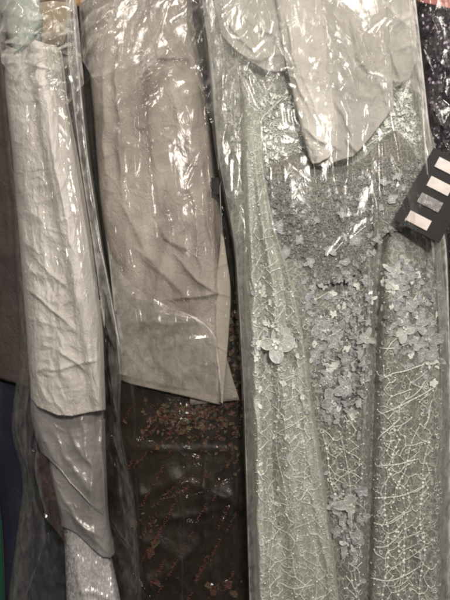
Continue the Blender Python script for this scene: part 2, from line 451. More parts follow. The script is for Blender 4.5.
def petal(mb, c, ang, length, width, cup, mi, curl=0.25):
    """one petal: a small cupped leaf in the xz plane facing -y, with thickness from a second skin"""
    s = np.linspace(0, 1, 6); t = np.linspace(-1, 1, 5)
    Sg, Tg = np.meshgrid(s, t, indexing='ij')
    wd = width * np.sin(np.pi * np.clip(Sg * 0.86 + 0.07, 0, 1)) ** 0.8
    a = Sg * length; b = Tg * wd
    d = -(cup * np.sin(Sg * np.pi * 0.75) + curl * length * (Tg ** 2) * 0.6 * Sg + 0.10 * length * np.sin(Tg * 5 + ang) * Sg)
    x = a * math.cos(ang) - b * math.sin(ang); z = a * math.sin(ang) + b * math.cos(ang)
    v = np.stack([x, d, z], -1).reshape(-1, 3) + np.asarray(c)
    mb.add(v, grid_faces(6, 5), mi)

def flower(mb, c, r, rot, n, mi, seed=0, beads=True, bead_mi=1, outline=None):
    q = random.Random(seed); c = np.asarray(c, float)
    for i in range(n):
        ang = rot + i * 2 * math.pi / n + q.uniform(-0.35, 0.35); Ln = r * q.uniform(0.6, 1.25); wd = r * q.uniform(0.26, 0.48); cup = r * q.uniform(0.03, 0.13)
        petal(mb, c, ang, Ln, wd, cup, mi, q.uniform(0.0, 0.2))
        if outline is not None:
            pts = []
            for k in range(17):
                sg = k / 8 if k <= 8 else (16 - k) / 8
                t = (1 if k <= 8 else -1) * wd * math.sin(math.pi * min(1, max(0, sg * 0.86 + 0.07))) ** 0.8
                a = sg * Ln; d = -(cup * math.sin(sg * math.pi * 0.75)) - 0.03 * r
                pts.append(c + np.array([a * math.cos(ang) - t * math.sin(ang), d, a * math.sin(ang) + t * math.cos(ang)]))
            tube(mb, pts, r * 0.020, outline, 4)
            for k in (-1, 0, 1):
                tube(mb, [c + np.array([a * math.cos(ang + k * 0.25), -cup * 0.8 - 0.05 * r, a * math.sin(ang + k * 0.25)]) for a in (0.1 * r, 0.4 * Ln, 0.78 * Ln)], r * 0.011, outline, 4)
    if beads:
        for i in range(5):
            bead(mb, c + np.array([q.uniform(-.16, .16) * r, -0.16 * r, q.uniform(-.16, .16) * r]), r * 0.085, bead_mi)

# ================================================================== the setting behind
def add_wall():
    v = [(-3.0, 0.62, 0.0), (3.0, 0.62, 0.0), (3.0, 0.62, 2.6), (-3.0, 0.62, 2.6)]
    o = mesh_obj('wall', v, [(0, 1, 2, 3)], M['wall'], None, False); o['kind'] = 'structure'
add_wall()

# ================================================================== LEFT: silver gown, white tissue, clear bag
LX = W(70, 700, 0.03)
gown = thing('evening_gown', 'narrow grey satin gown with silver sequins below, under the white tissue at left', 'dress', LX)

def left_folds(px, py):
    h = 2.2 * np.sin((px - 0.16 * py) / 8.0)
    h += crease_field(px, py, [(52, 430, 100, 500, 7, 4, 6), (70, 425, 104, 480, 5, 3, 4), (84, 420, 92, 520, 5, 3, -2), (100, 410, 106, 510, 2.5, 4, 0),
        (60, 490, 108, 545, 5, 4, 5), (48, 468, 64, 520, 4, 4, 0), (40, 425, 60, 470, 6, 4, 3), (80, 520, 112, 556, 4, 3, 3)])
    h += 2.4 * ridged(px / 30, py / 44, 2, 2) + 0.9 * ridged(px / 9, py / 12, 4, 2) + crease_field(px, py, random_creases(50, (30, 400, 115, 560), 40, 60, (8, 30), (0.9, 2.0), (0.4, 1.2), 77))
    return h

h1, h1s = hang('satin_layer', M['satin'], gown, [(350, 30), (420, 30), (470, 46), (520, 60)], [(350, 103), (420, 104), (520, 107.5)],
     [(0, 300), (1, 300)], [(0, 452), (0.1, 459), (0.2, 468), (0.35, 483), (0.5, 494), (0.65, 504), (0.8, 511), (0.92, 515.5), (1, 516)], 0.03, 0.056, left_folds, 90, 140, thick=0.0005)
hang('satin_layer', M['satin'], gown, [(400, 44), (470, 48), (530, 62), (560, 66)], [(400, 104.5), (520, 108.5), (545, 114), (560, 117)],
     [(0, 420), (1, 420)], [(0, 527), (0.15, 529), (0.3, 534), (0.45, 542), (0.6, 551), (0.75, 557), (0.9, 558), (1, 553)], 0.034, 0.056, left_folds, 80, 110, thick=0.0005)
def seq_folds(px, py):
    return 2.0 * ridged(px / 18, py / 22, 3) + crease_field(px, py, [(70, 545, 95, 640, 6, 3, 2), (108, 540, 118, 640, 4, 3, 0)])
hang('sequin_skirt', M['silver'], gown, [(480, 62), (560, 65), (700, 70)], [(480, 96), (530, 104), (560, 112), (600, 121), (700, 131)],
     [(0, 480), (1, 480)], [(0, 690), (1, 690)], 0.046, 0.054, seq_folds, 70, 120)
# rolled satin edge along the first hem
mb = MB()
pts = [(56, 464), (62, 471), (70, 482), (79, 491), (90, 503), (99, 510), (107.5, 516)]
tube(mb, on(h1s, [(x, y) for x, y in pts], 0.0015), 0.0013, 0, 6)
mb.build('hem_edge', M['satin'], h1)
# plum net ruffle tucked at the left of the satin
def net_folds(px, py): return 5 * ridged(px / 9, py / 14, 4)
hang('net_ruffle', M['plum'], gown, [(440, 38), (470, 33), (520, 47), (570, 60)], [(440, 52), (470, 54), (520, 64), (570, 68)],
     [(0, 452), (1, 452)], [(0, 520), (1, 545)], 0.04, 0.035, net_folds, 40, 70)

def lp_lift(px, py):
    line = lerpk([(-90, 10), (70, 32), (150, 44), (240, 62), (330, 80), (420, 96)], py)
    h = 9.0 * np.exp(-((px - line - 10) / 12.0) ** 2) + 3.0 * sstep(-4, 4, px - line)
    left_w = 1 - sstep(-2, 10, px - line)
    h += (2.6 * ridged(px / 19, py / 26, 1, 2) + 0.7 * ridged(px / 9, py / 12, 3, 2)) * (0.3 + left_w)
    h += crease_field(px, py, [(25, 60, 88, 75, 3, 3, 4), (30, 250, 70, 290, 3, 3, 2), (28, 290, 75, 330, 3, 4, 0), (60, 350, 85, 372, 2.5, 4, 0),
        (40, 370, 100, 358, 2.5, 3, 3), (32, 380, 50, 366, 3, 2.5, -3), (66, 60, 104, 380, 2.2, 3.2, -4), (80, 180, 102, 330, 2.0, 2.2, 2), (45, 100, 70, 250, 4, 4, 0),
        (97, 330, 99, 410, 2, 3, 0)] + random_creases(120, (5, 60, 70, 410), 60, 60, (8, 34), (0.9, 2.2), (0.4, 1.3), 71) + random_creases(40, (50, 100, 105, 410), -78, 14, (20, 90), (1.0, 2.4), (0.5, 1.4), 72))
    return h
cov1, cov1s = hang('tissue_cover', M['paper_left'], None,
     [(-90, 0), (40, 6), (80, 4), (150, 12), (250, 20), (330, 26), (380, 30), (420, 31)],
     [(-90, 50), (40, 58), (60, 62), (100, 66), (150, 76), (240, 91), (330, 103), (420, 106)],
     [(0, 45), (0.3, 52), (0.55, 40), (1, 48)], [(0, 398), (0.1, 407), (0.35, 415), (0.55, 416), (0.8, 412), (1, 410)], 0.028, 0.082, lp_lift, 130, 380, thick=0.0004, edge_fade=0.05)
tag(cov1, 'crinkled white tissue paper wrapped around the narrow gown at left, inside clear plastic', 'tissue paper', 'tissue paper covers')

def lbag_lift(px, py):
    h = 1.6 * ridged(px / 30, py / 60, 2, 2) + 0.9 * ridged(px / 16, py / 26, 5, 2)
    cr = [(62, 58, 96, 62, 2.5, 5, 2), (60, 86, 100, 78, 2.5, 6, -1), (2, 20, 30, 5, 3, 4, 0), (38, 20, 60, 45, 3, 5, 3), (63, 45, 66, 95, 2.5, 5, 0), (70, 100, 88, 230, 3, 3, 2),
          (98, 290, 116, 350, 2.5, 5, 3), (108, 330, 120, 440, 2.5, 5, 3), (112, 436, 122, 470, 2.5, 6, 0), (113, 440, 138, 590, 2, 4, 3), (20, 440, 50, 560, 3, 6, -3),
          (50, 530, 25, 600, 2, 5, 0), (12, 400, 30, 470, 3, 5, 3), (108, 520, 140, 560, 2, 4, 0), (30, 190, 50, 200, 2, 3, 0), (28, 160, 45, 190, 3, 3, 0), (52, 8, 70, 4, 2, 4, 1)]
    cr += long_folds([(0, 2), (350, 24), (600, 16)], [(0, 72), (250, 98), (600, 138)], 13, 91)
    cr += random_creases(34, (0, -20, 130, 110), 35, 40, (14, 44), (1.2, 3), (1.2, 3.6), 3)
    cr += random_creases(34, (10, 110, 130, 650), -70, 25, (15, 70), (1.3, 3), (1.0, 3.0), 4)
    return h + crease_field(px, py, cr)
bag1, bag1s = hang('garment_bag', M['film'], None,
     [(-90, -14), (0, -8), (60, -2), (150, 6), (200, 12), (350, 20), (430, 10), (480, 24), (600, 8), (700, 4)],
     [(-90, 66), (0, 74), (60, 80), (160, 90), (250, 103), (350, 122), (430, 120), (452, 124), (500, 135), (600, 142), (700, 146)],
     [(0, -85), (1, -85)], [(0, 690), (1, 690)], 0.03, 0.105, lbag_lift, 170, 480, edge_fade=0.03)
tag(bag1, 'clear plastic garment bag around the narrow tissue-wrapped gown at left', 'garment bag', 'clear plastic garment bags')

# mint garment top and wooden hanger at upper left
mint = thing('garment', 'pale mint garment shoulder with a dark teal edge, above the white tissue at upper left', 'garment', W(20, 60, 0.02))
def mint_l(px, py): return 2.5 * ridged(px / 14, py / 16, 6)
shoulder, _ = hang('shoulder', M['mint'], mint, [(-60, -6), (20, 2), (50, 14), (70, 16)], [(-60, 36), (8, 40), (30, 46), (48, 30), (70, 18)],
     [(0, -60), (1, -60)], [(0, 52), (0.6, 56), (1, 48)], 0.0, 0.045, mint_l, 40, 60)
mb = MB()
tube(mb, [W(x, y, -0.047) for x, y in ((14, 54), (22, 50), (29, 42), (35, 34), (40, 26))], 0.005, 0, 8)
mb.build('neck_edge', M['teal'], shoulder)

mb = MB()
arc = [(-60, 26), (-20, 8), (15, -5), (50, -11), (70, -9), (78, -4), (84, 3)]
prof = []
for i in range(40):
    t = i / 39; x = -60 + 144 * t; y = lerpk(arc, x)
    prof.append(W(float(x), float(y), 0.06))
tube(mb, prof, 0.028, 0, 12)
mb.v[-1][:, 1] = 0.06 + (mb.v[-1][:, 1] - 0.06) * 0.5
hg = mb.build('clothes_hanger', M['wood'])
tag(hg, 'curved tan wooden hanger at the upper left corner, seen through clear plastic', 'hanger')
hk = MB(); tube(hk, [W(45, -22, 0.06), W(45, -40, 0.06), W(48, -52, 0.06), W(55, -58, 0.06), W(62, -52, 0.06), W(62, -44, 0.06)], 0.002, 0, 8)
hk.build('hook', M['steel'], hg)

# ================================================================== far left: navy dress with brown tissue, green garment
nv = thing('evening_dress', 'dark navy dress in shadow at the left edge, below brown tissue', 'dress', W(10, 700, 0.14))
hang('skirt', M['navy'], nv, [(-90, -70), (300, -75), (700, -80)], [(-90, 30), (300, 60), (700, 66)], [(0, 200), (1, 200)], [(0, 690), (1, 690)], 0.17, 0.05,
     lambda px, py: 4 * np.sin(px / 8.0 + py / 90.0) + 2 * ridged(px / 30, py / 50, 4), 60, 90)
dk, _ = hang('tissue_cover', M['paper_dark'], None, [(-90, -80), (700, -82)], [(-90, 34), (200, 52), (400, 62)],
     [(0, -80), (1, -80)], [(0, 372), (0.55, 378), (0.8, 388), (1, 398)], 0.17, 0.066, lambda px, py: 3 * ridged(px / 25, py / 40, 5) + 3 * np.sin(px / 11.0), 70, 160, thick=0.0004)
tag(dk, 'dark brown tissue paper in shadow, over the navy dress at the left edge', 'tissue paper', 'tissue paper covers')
gr = thing('dress', 'deep green garment showing as a sliver in the lower left corner', 'garment', W(-30, 700, 0.05))
hang('skirt', M['green'], gr, [(300, -60), (700, -50)], [(300, -30), (470, -6), (520, 2), (560, 4), (700, 7)], [(0, 430), (1, 430)], [(0, 690), (1, 690)], 0.09, 0.02,
     lambda px, py: 4 * np.sin(px / 7.0), 50, 60)

# ================================================================== MIDDLE: black floral dress, taupe tissue, printed bag
bd = thing('floral_dress', 'black satin dress with red and gold floral embroidery, below the taupe tissue in the middle', 'dress', W(180, 700, 0.12))
def bd_lift(px, py):
    h = 3.5 * ridged(px / 45, py / 60, 4)
    h += crease_field(px, py, [(118, 447, 240, 452, 2.0, 4, 0), (120, 500, 190, 470, 6, 5, 5), (180, 480, 240, 510, 5, 5, -4), (140, 590, 200, 540, 8, 6, 4), (205, 450, 215, 600, 6, 5, 4),
        (228, 420, 240, 600, 5, 6, -3), (140, 480, 150, 640, 7, 5, 0), (160, 520, 230, 505, 4, 5, 4)])
    return h
_, bds = hang('gown_body', M['black'], bd, [(-60, 96), (120, 92), (300, 104), (700, 112)], [(-60, 220), (120, 224), (300, 246), (450, 256), (700, 262)],
     [(0, 30), (1, 30)], [(0, 690), (1, 690)], 0.13, 0.062, bd_lift, 110, 220)
mb = MB(); q = random.Random(5)
def bouquet(cx, cy, sx, sy, n, rr=(3, 6)):
    for i in range(n):
        x = q.gauss(cx, sx); y = q.gauss(cy, sy)
        if not (112 < x < 248): continue
        p = on(bds, [(x, y)], 0.002)[0]
        k = q.random()
        if k < 0.35: flower(mb, p, q.uniform(*rr) * S, q.uniform(0, 6), 5, q.choice((0, 0, 1)), i, True, 0)
        elif k < 0.7: petal(mb, p, q.uniform(0, 6.3), q.uniform(3, 6) * S, q.uniform(0.7, 1.4) * S, 0.002, q.choice((1, 1, 2)))
        else: petal(mb, p, q.uniform(0, 6.3), q.uniform(2, 5) * S, q.uniform(0.5, 1.0) * S, 0.0015, q.choice((0, 1, 2)))
bouquet(186, 418, 20, 9, 260, (1.2, 3.0))
bouquet(206, 410, 14, 6, 120, (1.2, 2.6))
bouquet(226, 430, 12, 20, 60, (1.4, 2.8))
bouquet(237, 350, 5, 28, 110, (1.8, 3.6))
bouquet(150, 425, 8, 12, 14, (1.6, 3.2))
bouquet(150, 525, 6, 12, 26)
bouquet(200, 590, 30, 10, 14)
mb.build('embroidery', [M['gold'], M['red'], M['olive']], bd)

def mp_lift(px, py):
    h = 2.6 * ridged(px / 55, py / 70, 3, 2) + 0.9 * ridged(px / 22, py / 28, 6, 2) + 4 * np.sin((px - 0.1 * py) / 24.0)
    cr = [(105, 60, 108, 180, 6, 6, 3), (118, 40, 124, 190, 5, 6, 3), (150, 60, 160, 200, 8, 5, 4), (196, 60, 214, 220, 4, 5, -4), (188, 90, 205, 300, 6, 4, 3), (160, 230, 190, 250, 6, 4, 5),
          (165, 240, 150, 330, 7, 4, 0), (135, 325, 205, 320, 6, 4.5, 0), (180, 260, 226, 300, 4, 5, 4), (170, 300, 226, 292, 2.5, 4, 2), (130, 245, 190, 305, 6, 4, -4),
          (120, 200, 150, 260, 6, 4, 0), (200, 150, 218, 270, 3, 4, 3), (150, 340, 180, 380, 8, 4, 6), (120, 70, 200, 60, 5, 4, -8)]
    cr += random_creases(26, (100, 40, 235, 390), 70, 40, (20, 70), (3, 7), (1.0, 3.0), 12) + random_creases(150, (92, 10, 235, 400), 40, 70, (8, 40), (0.9, 2.4), (0.35, 1.2), 73)
    h += crease_field(px, py, cr)
    # turned side of the paper: the front ends on a fold and its side strip slopes away
    fold = lerpk([(-60, 190), (100, 204), (200, 214), (290, 214), (330, 215), (400, 222)], py)
    h -= np.clip(px - fold, 0, 30) * 1.1
    return h
cov2, cov2s = hang('tissue_cover', M['paper_mid'], None,
     [(-60, 78), (30, 84), (60, 88), (120, 94), (200, 100), (300, 114), (340, 118), (410, 122)],
     [(-60, 190), (30, 194), (60, 202), (120, 210), (200, 219), (290, 232), (330, 229), (370, 226), (410, 223)],
     [(0, -60), (1, -60)], [(0, 380), (0.1, 384), (0.4, 391), (0.7, 398), (0.93, 404), (1, 405)], 0.105, 0.062, mp_lift, 150, 360, thick=0.0004, edge=3.2)
tag(cov2, 'taupe tissue paper sheet over the black floral dress, folded along its right edge', 'tissue paper', 'tissue paper covers')
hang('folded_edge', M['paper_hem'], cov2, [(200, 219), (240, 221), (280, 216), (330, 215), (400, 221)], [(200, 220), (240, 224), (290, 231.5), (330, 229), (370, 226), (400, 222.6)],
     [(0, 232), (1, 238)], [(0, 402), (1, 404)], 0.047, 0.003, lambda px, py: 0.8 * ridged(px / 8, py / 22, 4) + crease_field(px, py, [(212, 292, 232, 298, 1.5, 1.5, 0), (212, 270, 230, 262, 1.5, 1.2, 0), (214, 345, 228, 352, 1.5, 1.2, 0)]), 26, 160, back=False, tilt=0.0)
# rear leaf of the same paper: its corner shows to the right of the fold
uu = np.linspace(0, 1, 24); vv = np.linspace(0, 1, 60)
U, V = np.meshgrid(uu, vv)
py = 60 + V * (405 - 5 * U - 60)
xr = lerpk([(60, 196), (300, 222), (355, 226), (380, 233), (404, 241)], py)
px = 190 + U * (xr - 190)
yy = 0.056 + 0.003 * np.sin(py / 40)
bm_v = np.stack(W(px, py, yy), -1).reshape(-1, 3)
leaf = mesh_obj('rear_leaf', bm_v, grid_faces(60, 24), M['paper_mid'], cov2)
leaf.modifiers.new('paper', 'SOLIDIFY').thickness = 0.0004

def mbag_lift(px, py):
    h = 1.8 * ridged(px / 40, py / 60, 3, 2) + 1.2 * ridged(px / 20, py / 26, 6, 2) * (0.35 + 0.65 * (1 - sstep(60, 160, py)))
    cr = [(78, 30, 100, -6, 3, 7, 0), (85, 40, 112, 6, 3, 7, 0), (82, 66, 104, 48, 3, 7, 0), (80, 84, 104, 78, 3, 7, 0), (110, 60, 125, 16, 3, 7, 2), (118, 90, 112, 110, 4, 6, 0),
          (100, 70, 150, 88, 4, 5, -5), (128, 104, 152, 84, 3, 6, 2), (126, 10, 165, 40, 2.5, 6, 0), (150, 30, 170, 60, 3, 7, 0), (165, 10, 190, 62, 3, 7, 2), (178, 0, 200, 66, 3, 6, 3), (152, 40, 158, 50, 3, 7, 0),
          (150, 150, 172, 130, 4, 4, 0), (118, 325, 205, 321, 8, 3.0, 1), (120, 440, 205, 462, 2.5, 5, -4), (168, 418, 192, 424, 1.6, 4, 0), (172, 446, 190, 458, 2.5, 7, 0), (186, 456, 200, 472, 2.5, 7, 0),
          (200, 470, 246, 505, 3.5, 6, 3), (215, 420, 224, 470, 2, 3, 0), (155, 500, 245, 476, 3, 4, 6), (120, 560, 152, 600, 2, 5, 0), (222, 200, 238, 330, 2, 4, 0), (120, 447, 250, 450, 1.5, 2.5, 0),
          (112, 200, 120, 330, 3, 5, 0), (160, 540, 230, 520, 4, 4, -6), (205, 540, 225, 600, 4, 4, 4)]
    cr += long_folds([(0, 80), (300, 112), (600, 126)], [(0, 220), (300, 238), (600, 252)], 15, 92)
    cr += random_creases(34, (75, -20, 235, 90), 45, 35, (16, 56), (1.4, 3.4), (1.4, 4.5), 23)
    cr += random_creases(40, (85, 90, 240, 380), 50, 50, (15, 60), (1.5, 4), (0.8, 2.2), 24)
    cr += random_creases(44, (110, 390, 250, 660), 20, 45, (15, 60), (1.3, 3.5), (1.0, 3.2), 25)
    return h + crease_field(px, py, cr)
bag2, bag2s = hang('garment_bag', M['film_mid'], None,
     [(-90, 72), (0, 76), (100, 82), (200, 95), (300, 108), (400, 112), (480, 118), (600, 122), (700, 124)],
     [(-90, 222), (0, 226), (100, 222), (200, 228), (300, 242), (400, 252), (600, 256), (700, 258)],
     [(0, -85), (1, -85)], [(0, 690), (1, 690)], 0.10, 0.082, mbag_lift, 190, 480, edge_fade=0.03)
tag(bag2, 'clear plastic garment bag with diagonal red print, around the black floral dress in the middle', 'garment bag', 'clear plastic garment bags')
hang('film_fold', M['film_milky'], bag2, [(230, 106), (300, 113), (400, 122), (430, 124)], [(230, 108), (262, 122), (290, 150), (312, 186), (324, 214), (420, 226)],
     [(0, 232), (1, 318)], [(0, 374), (0.5, 386), (1, 394)], 0.034, 0.012, lambda px, py: 1.5 * ridged(px / 30, py / 30, 3, 2) + crease_field(px, py, [(108, 236, 190, 312, 3, 3, 6), (150, 312, 214, 320, 3, 3, 0), (140, 345, 215, 340, 5, 2.5, 0)]), 70, 80, back=False)
# rows of small red print on the film (too small in the photo to read: short strokes of lettering)
q = random.Random(9)
def print_row(x0, y0, x1, y1, size=4.2):
    mb = MB(); L = math.hypot(x1 - x0, y1 - y0); n = max(3, int(L / (size * 0.66)))
    dx, dy = (x1 - x0) / L, (y1 - y0) / L; nx, ny = dy, -dx
    for i in range(n):
        c = ((x0 + dx * L * (i + 0.5) / n), (y0 + dy * L * (i + 0.5) / n))
        for s in range(q.choice((2, 2, 3))):
            a = (c[0] + dx * q.uniform(-.3, .3) * size + nx * q.uniform(-.5, .5) * size, c[1] + dy * q.uniform(-.3, .3) * size + ny * q.uniform(-.5, .5) * size)
            b = (c[0] + dx * q.uniform(-.3, .3) * size + nx * q.choice((-.5, .5)) * size, c[1] + dy * q.uniform(-.3, .3) * size + ny * q.choice((-.5, .5)) * size)
            m_ = ((a[0] + b[0]) / 2 + q.uniform(-.6, .6), (a[1] + b[1]) / 2 + q.uniform(-.6, .6))
            tube(mb, on(bag2s, [a, m_, b], 0.0006), 0.0009, 0, 4)
    mb.build('lettering', M['print'], bag2)
for r_ in [(146, 436, 166, 418), (150, 452, 178, 430), (186, 448, 206, 428), (232, 438, 244, 418), (152, 508, 184, 478), (166, 500, 210, 474), (150, 552, 172, 508), (218, 530, 228, 505),
           (150, 588, 164, 560), (194, 584, 208, 556), (208, 600, 218, 584), (249, 540, 252, 512), (140, 540, 158, 512), (225, 408, 240, 400), (180, 640, 196, 610), (130, 470, 150, 450)]:
    print_row(*r_)
for iy in range(9):
    for ix in range(5):
        x = 124 + ix * 29 + (iy % 2) * 14 + q.uniform(-2, 2); y = 420 + iy * 30 + ix * 7 + q.uniform(-3, 3)
        if x < 238: print_row(x, y, x + 11, y - 20, 3.2)

# small black tag in the gap
tg = MB()
def box(mb, c, ax, ay, az, mi=0):
    c = np.asarray(c); ax, ay, az = (np.asarray(a, float) for a in (ax, ay, az))
    v = [c + sx * ax + sy * ay + sz * az for sx in (-1, 1) for sy in (-1, 1) for sz in (-1, 1)]
    mb.add(v, [(0, 1, 3, 2), (4, 6, 7, 5), (0, 4, 5, 1), (2, 3, 7, 6), (0, 2, 6, 4), (1, 5, 7, 3)], mi)
box(tg, W(216, 186, 0.03), (4.2 * S, 0, 0.3 * S), (0, 0.001, 0), (-0.8 * S, 0, 8.5 * S))
to = tg.build('hang_tag', M['card']); to.data.polygons.foreach_set('use_smooth', [False] * len(to.data.polygons))
tag(to, 'small black tag in the narrow gap between the taupe tissue and the sage lace dress', 'tag')
tc = MB(); tube(tc, [W(221.5, 181, 0.028), W(220, 186, 0.028), W(220.5, 205, 0.03), W(222, 230, 0.03)], 0.0009, 0, 6)
tc.build('cord', M['thread_grey'], to)

# ================================================================== RIGHT: sage lace dress
ld = thing('lace_dress', 'sage green lace dress with white beaded vines and lilac flowers, at right', 'dress', W(340, 700, 0.06))
def sk_lift(px, py):
    h = 2.0 * ridged(px / 40, py / 70, 5, 2) + 0.8 * ridged(px / 12, py / 18, 2)
    f = lerpk([(0, 378), (200, 378), (300, 377), (450, 371), (600, 366), (700, 362)], py)
    d = px - f
    low = sstep(215, 300, py)
    h -= 6 * (1 - low)
    h += low * (10 * np.exp(-(np.abs(d + 8) / 7.0)) - 14 * np.exp(-(d / 4.0) ** 2) + 11 * sstep(2, 14, d))
    h -= 12 * np.exp(-((px - 381) / 6.0) ** 2 - ((py - 246) / 30.0) ** 2)
    h += low * 8 * np.sin((px - 300) / 15.0 + py / 140.0)
    h += crease_field(px, py, [(330, 280, 338, 560, 8, 4, 3), (410, 300, 420, 600, 7, 5, 3), (432, 300, 440, 600, 5, 5, 0), (395, 420, 400, 640, 6, 4, 0), (345, 330, 352, 640, 5, 4, 0)])
    return h
_, sks = hang('skirt', M['skirt'], ld, [(240, 250), (300, 249), (450, 252), (700, 256)], [(240, 440), (300, 446), (400, 450), (600, 448), (700, 448)],
     [(0, 150), (1, 150)], [(0, 690), (1, 690)], 0.068, 0.074, sk_lift, 180, 260, edge=3.6)
def bo_lift(px, py):
    h = 2.2 * ridged(px / 30, py / 40, 4) + 0.8 * ridged(px / 10, py / 12, 7)
    h += 9 * np.exp(-((px - 305) / 26.0) ** 2 - ((py - 200) / 40.0) ** 2)
    h += crease_field(px, py, [(300, 160, 310, 270, 6, 4, 2), (340, 170, 345, 270, 7, 5, 0), (372, 150, 376, 280, 3.5, 6, 0), (270, 170, 276, 260, 4, 4, 0)])
    return h
SWEET = [(u, 168 - 6 * math.sin(u * 12) - 20 * math.exp(-((u - 0.32) / 0.12) ** 2) - 38 * math.exp(-((u - 0.80) / 0.13) ** 2) - 8 * math.exp(-((u - 0.1) / 0.06) ** 2)) for u in np.linspace(0, 1, 40)]
HEM = [(u, float(sum(lerpk([(0, 276), (0.3, 284), (0.55, 280), (0.64, 262), (0.7, 240), (0.78, 230), (1, 224)], u + o) for o in (-.06, -.03, 0, .03, .06)) / 5 + 2.2 * abs(math.sin(u * 40)))) for u in np.linspace(0, 1, 90)]
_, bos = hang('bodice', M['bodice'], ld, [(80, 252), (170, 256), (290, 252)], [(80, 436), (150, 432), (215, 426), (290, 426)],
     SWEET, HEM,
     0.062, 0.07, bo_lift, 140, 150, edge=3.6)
def yo_lift(px, py):
    return 2.4 * ridged(px / 26, py / 34, 6) + 1.2 * ridged(px / 9, py / 10, 3) + crease_field(px, py, [(262, 125, 285, 95, 3, 6, 0), (240, 60, 250, 200, 4, 4, 0), (390, 80, 410, 130, 4, 5, 0)])
_, yos = hang('lace_yoke', M['yoke'], ld, [(-60, 206), (60, 208), (120, 214), (170, 222), (230, 232), (300, 240), (400, 245), (600, 252), (700, 255)], [(-60, 400), (60, 412), (120, 428), (170, 442), (210, 446)],
     [(0, -40), (1, -40)], [(0, 690), (0.05, 690), (0.09, 420), (0.14, 240), (0.2, 182), (0.3, 168), (0.42, 200), (0.6, 200), (0.7, 190), (0.77, 180), (0.85, 180), (0.93, 190), (1, 230)],
     0.065, 0.066, yo_lift, 140, 160, edge=3.2, bottom_back=[(0, 180), (1, 200)])
# light draped panel falling from the left shoulder over the skirt
def pa_lift(px, py):
    h = 2.0 * ridged(px / 22, py / 60, 6, 2) + 0.7 * ridged(px / 9, py / 14, 2)
    sh = (py - 100) * 0.075
    tt = (px - lerpk([(80, 244), (700, 258)], py)) / (lerpk([(80, 262), (170, 264), (230, 276), (290, 296), (420, 316), (600, 343), (700, 352)], py) - lerpk([(80, 244), (700, 258)], py))
    h += 7.0 * np.sin(tt * 13 + 0.5) * sstep(120, 300, py) + 6.0 * sstep(0.7, 0.95, tt)
    h += crease_field(px, py, [(252, 180, 264, 640, 3.5, 6, 3), (270, 280, 300, 640, 7, 6, 5), (286, 250, 338, 640, 4, 6, 6)])
    return h
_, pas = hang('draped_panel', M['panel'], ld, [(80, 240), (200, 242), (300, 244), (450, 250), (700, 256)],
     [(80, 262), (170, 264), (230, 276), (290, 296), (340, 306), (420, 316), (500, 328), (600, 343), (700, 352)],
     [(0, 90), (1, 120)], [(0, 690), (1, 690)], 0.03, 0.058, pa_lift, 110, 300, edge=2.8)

# ---- embroidery
q = random.Random(21)
def wobble(x0, y0, x1, y1, n, amp, ph=0.0, sag=0.0):
    out = []
    for i in range(n):
        t = i / (n - 1)
        out.append((x0 + (x1 - x0) * t + amp * math.sin(ph + t * 7), y0 + (y1 - y0) * t + amp * 0.6 * math.cos(ph + t * 9) + sag * math.sin(math.pi * t)))
    return out

def vine(mb, surf, pts, r=0.75, beads=0.0, br=(1.2, 2.0)):
    r *= 1.65
    P = on(surf, pts, 0.0016); tube(mb, P, r * 0.001, 0, 4)
    if beads > 0:
        L = 0.0; nxt = q.uniform(2, 5)
        for a, b in zip(P[:-1], P[1:]):
            seg = np.linalg.norm(b - a) / S
            while nxt < L + seg:
                t = (nxt - L) / max(seg, 1e-6)
                bead(mb, a + (b - a) * t + np.array([0, -0.001, 0]), q.uniform(*br) * 0.001, 1)
                nxt += beads * q.uniform(0.6, 1.5)
            L += seg

def curls(mb, surf, box_, n, rr, r=0.55, inside=None):
    for _ in range(n):
        x = q.uniform(box_[0], box_[2]); y = q.uniform(box_[1], box_[3])
        if inside and not inside(x, y): continue
        R = q.uniform(*rr); a0 = q.uniform(0, 6.3); sw = q.uniform(2.5, 6.5) * q.choice((1, -1)); e = q.uniform(0.5, 1.0); tl = q.uniform(0, 3.1)
        pts = []
        for i in range(12):
            t = i / 11; a = a0 + sw * t; rad = R * (1 - 0.4 * t)
            u, v = rad * math.cos(a), rad * math.sin(a) * e
            pts.append((x + u * math.cos(tl) - v * math.sin(tl), y + u * math.sin(tl) + v * math.cos(tl)))
        vine(mb, surf, pts, r)

in_panel = lambda x, y: lerpk([(80, 244), (700, 258)], y) < x < lerpk([(80, 262), (170, 264), (230, 276), (290, 296), (420, 316), (600, 343), (700, 352)], y) - 2
def seg_vines(mb, surf, n, xr, yr, inside, angs, ln, r, bd, br):
    for _ in range(n):
        x0, y0 = q.uniform(*xr), q.uniform(*yr)
        L = q.uniform(*ln); a = q.choice(angs) + q.gauss(0, .22)
        x1, y1 = x0 + L * math.cos(a), y0 - L * math.sin(a)
        if inside(x0, y0) and inside(x1, y1):
            vine(mb, surf, wobble(x0, y0, x1, y1, 12, q.uniform(0.4, 1.4), q.uniform(0, 6), q.uniform(-2, 4)), q.uniform(*r), q.choice(bd), br)

def florets(mb, surf, cx, cy, sx, sy, n, rr, mis, inside=None):
    """small embroidered petals and blossoms of a filigree patch"""
    for k in range(n):
        x, y = q.gauss(cx, sx), q.gauss(cy, sy)
        if inside and not inside(x, y): continue
        p = on(surf, [(x, y)], 0.0012)[0]; R = q.uniform(*rr) * S
        if q.random() < 0.8: flower(mb, p, R, q.uniform(0, 6), q.choice((4, 5, 5)), q.choice(mis), int(q.random() * 1e6), True, 1)
        else: petal(mb, p, q.uniform(0, 6.3), R * 1.5, R * 0.42, R * 0.15, q.choice(mis), 0.1)

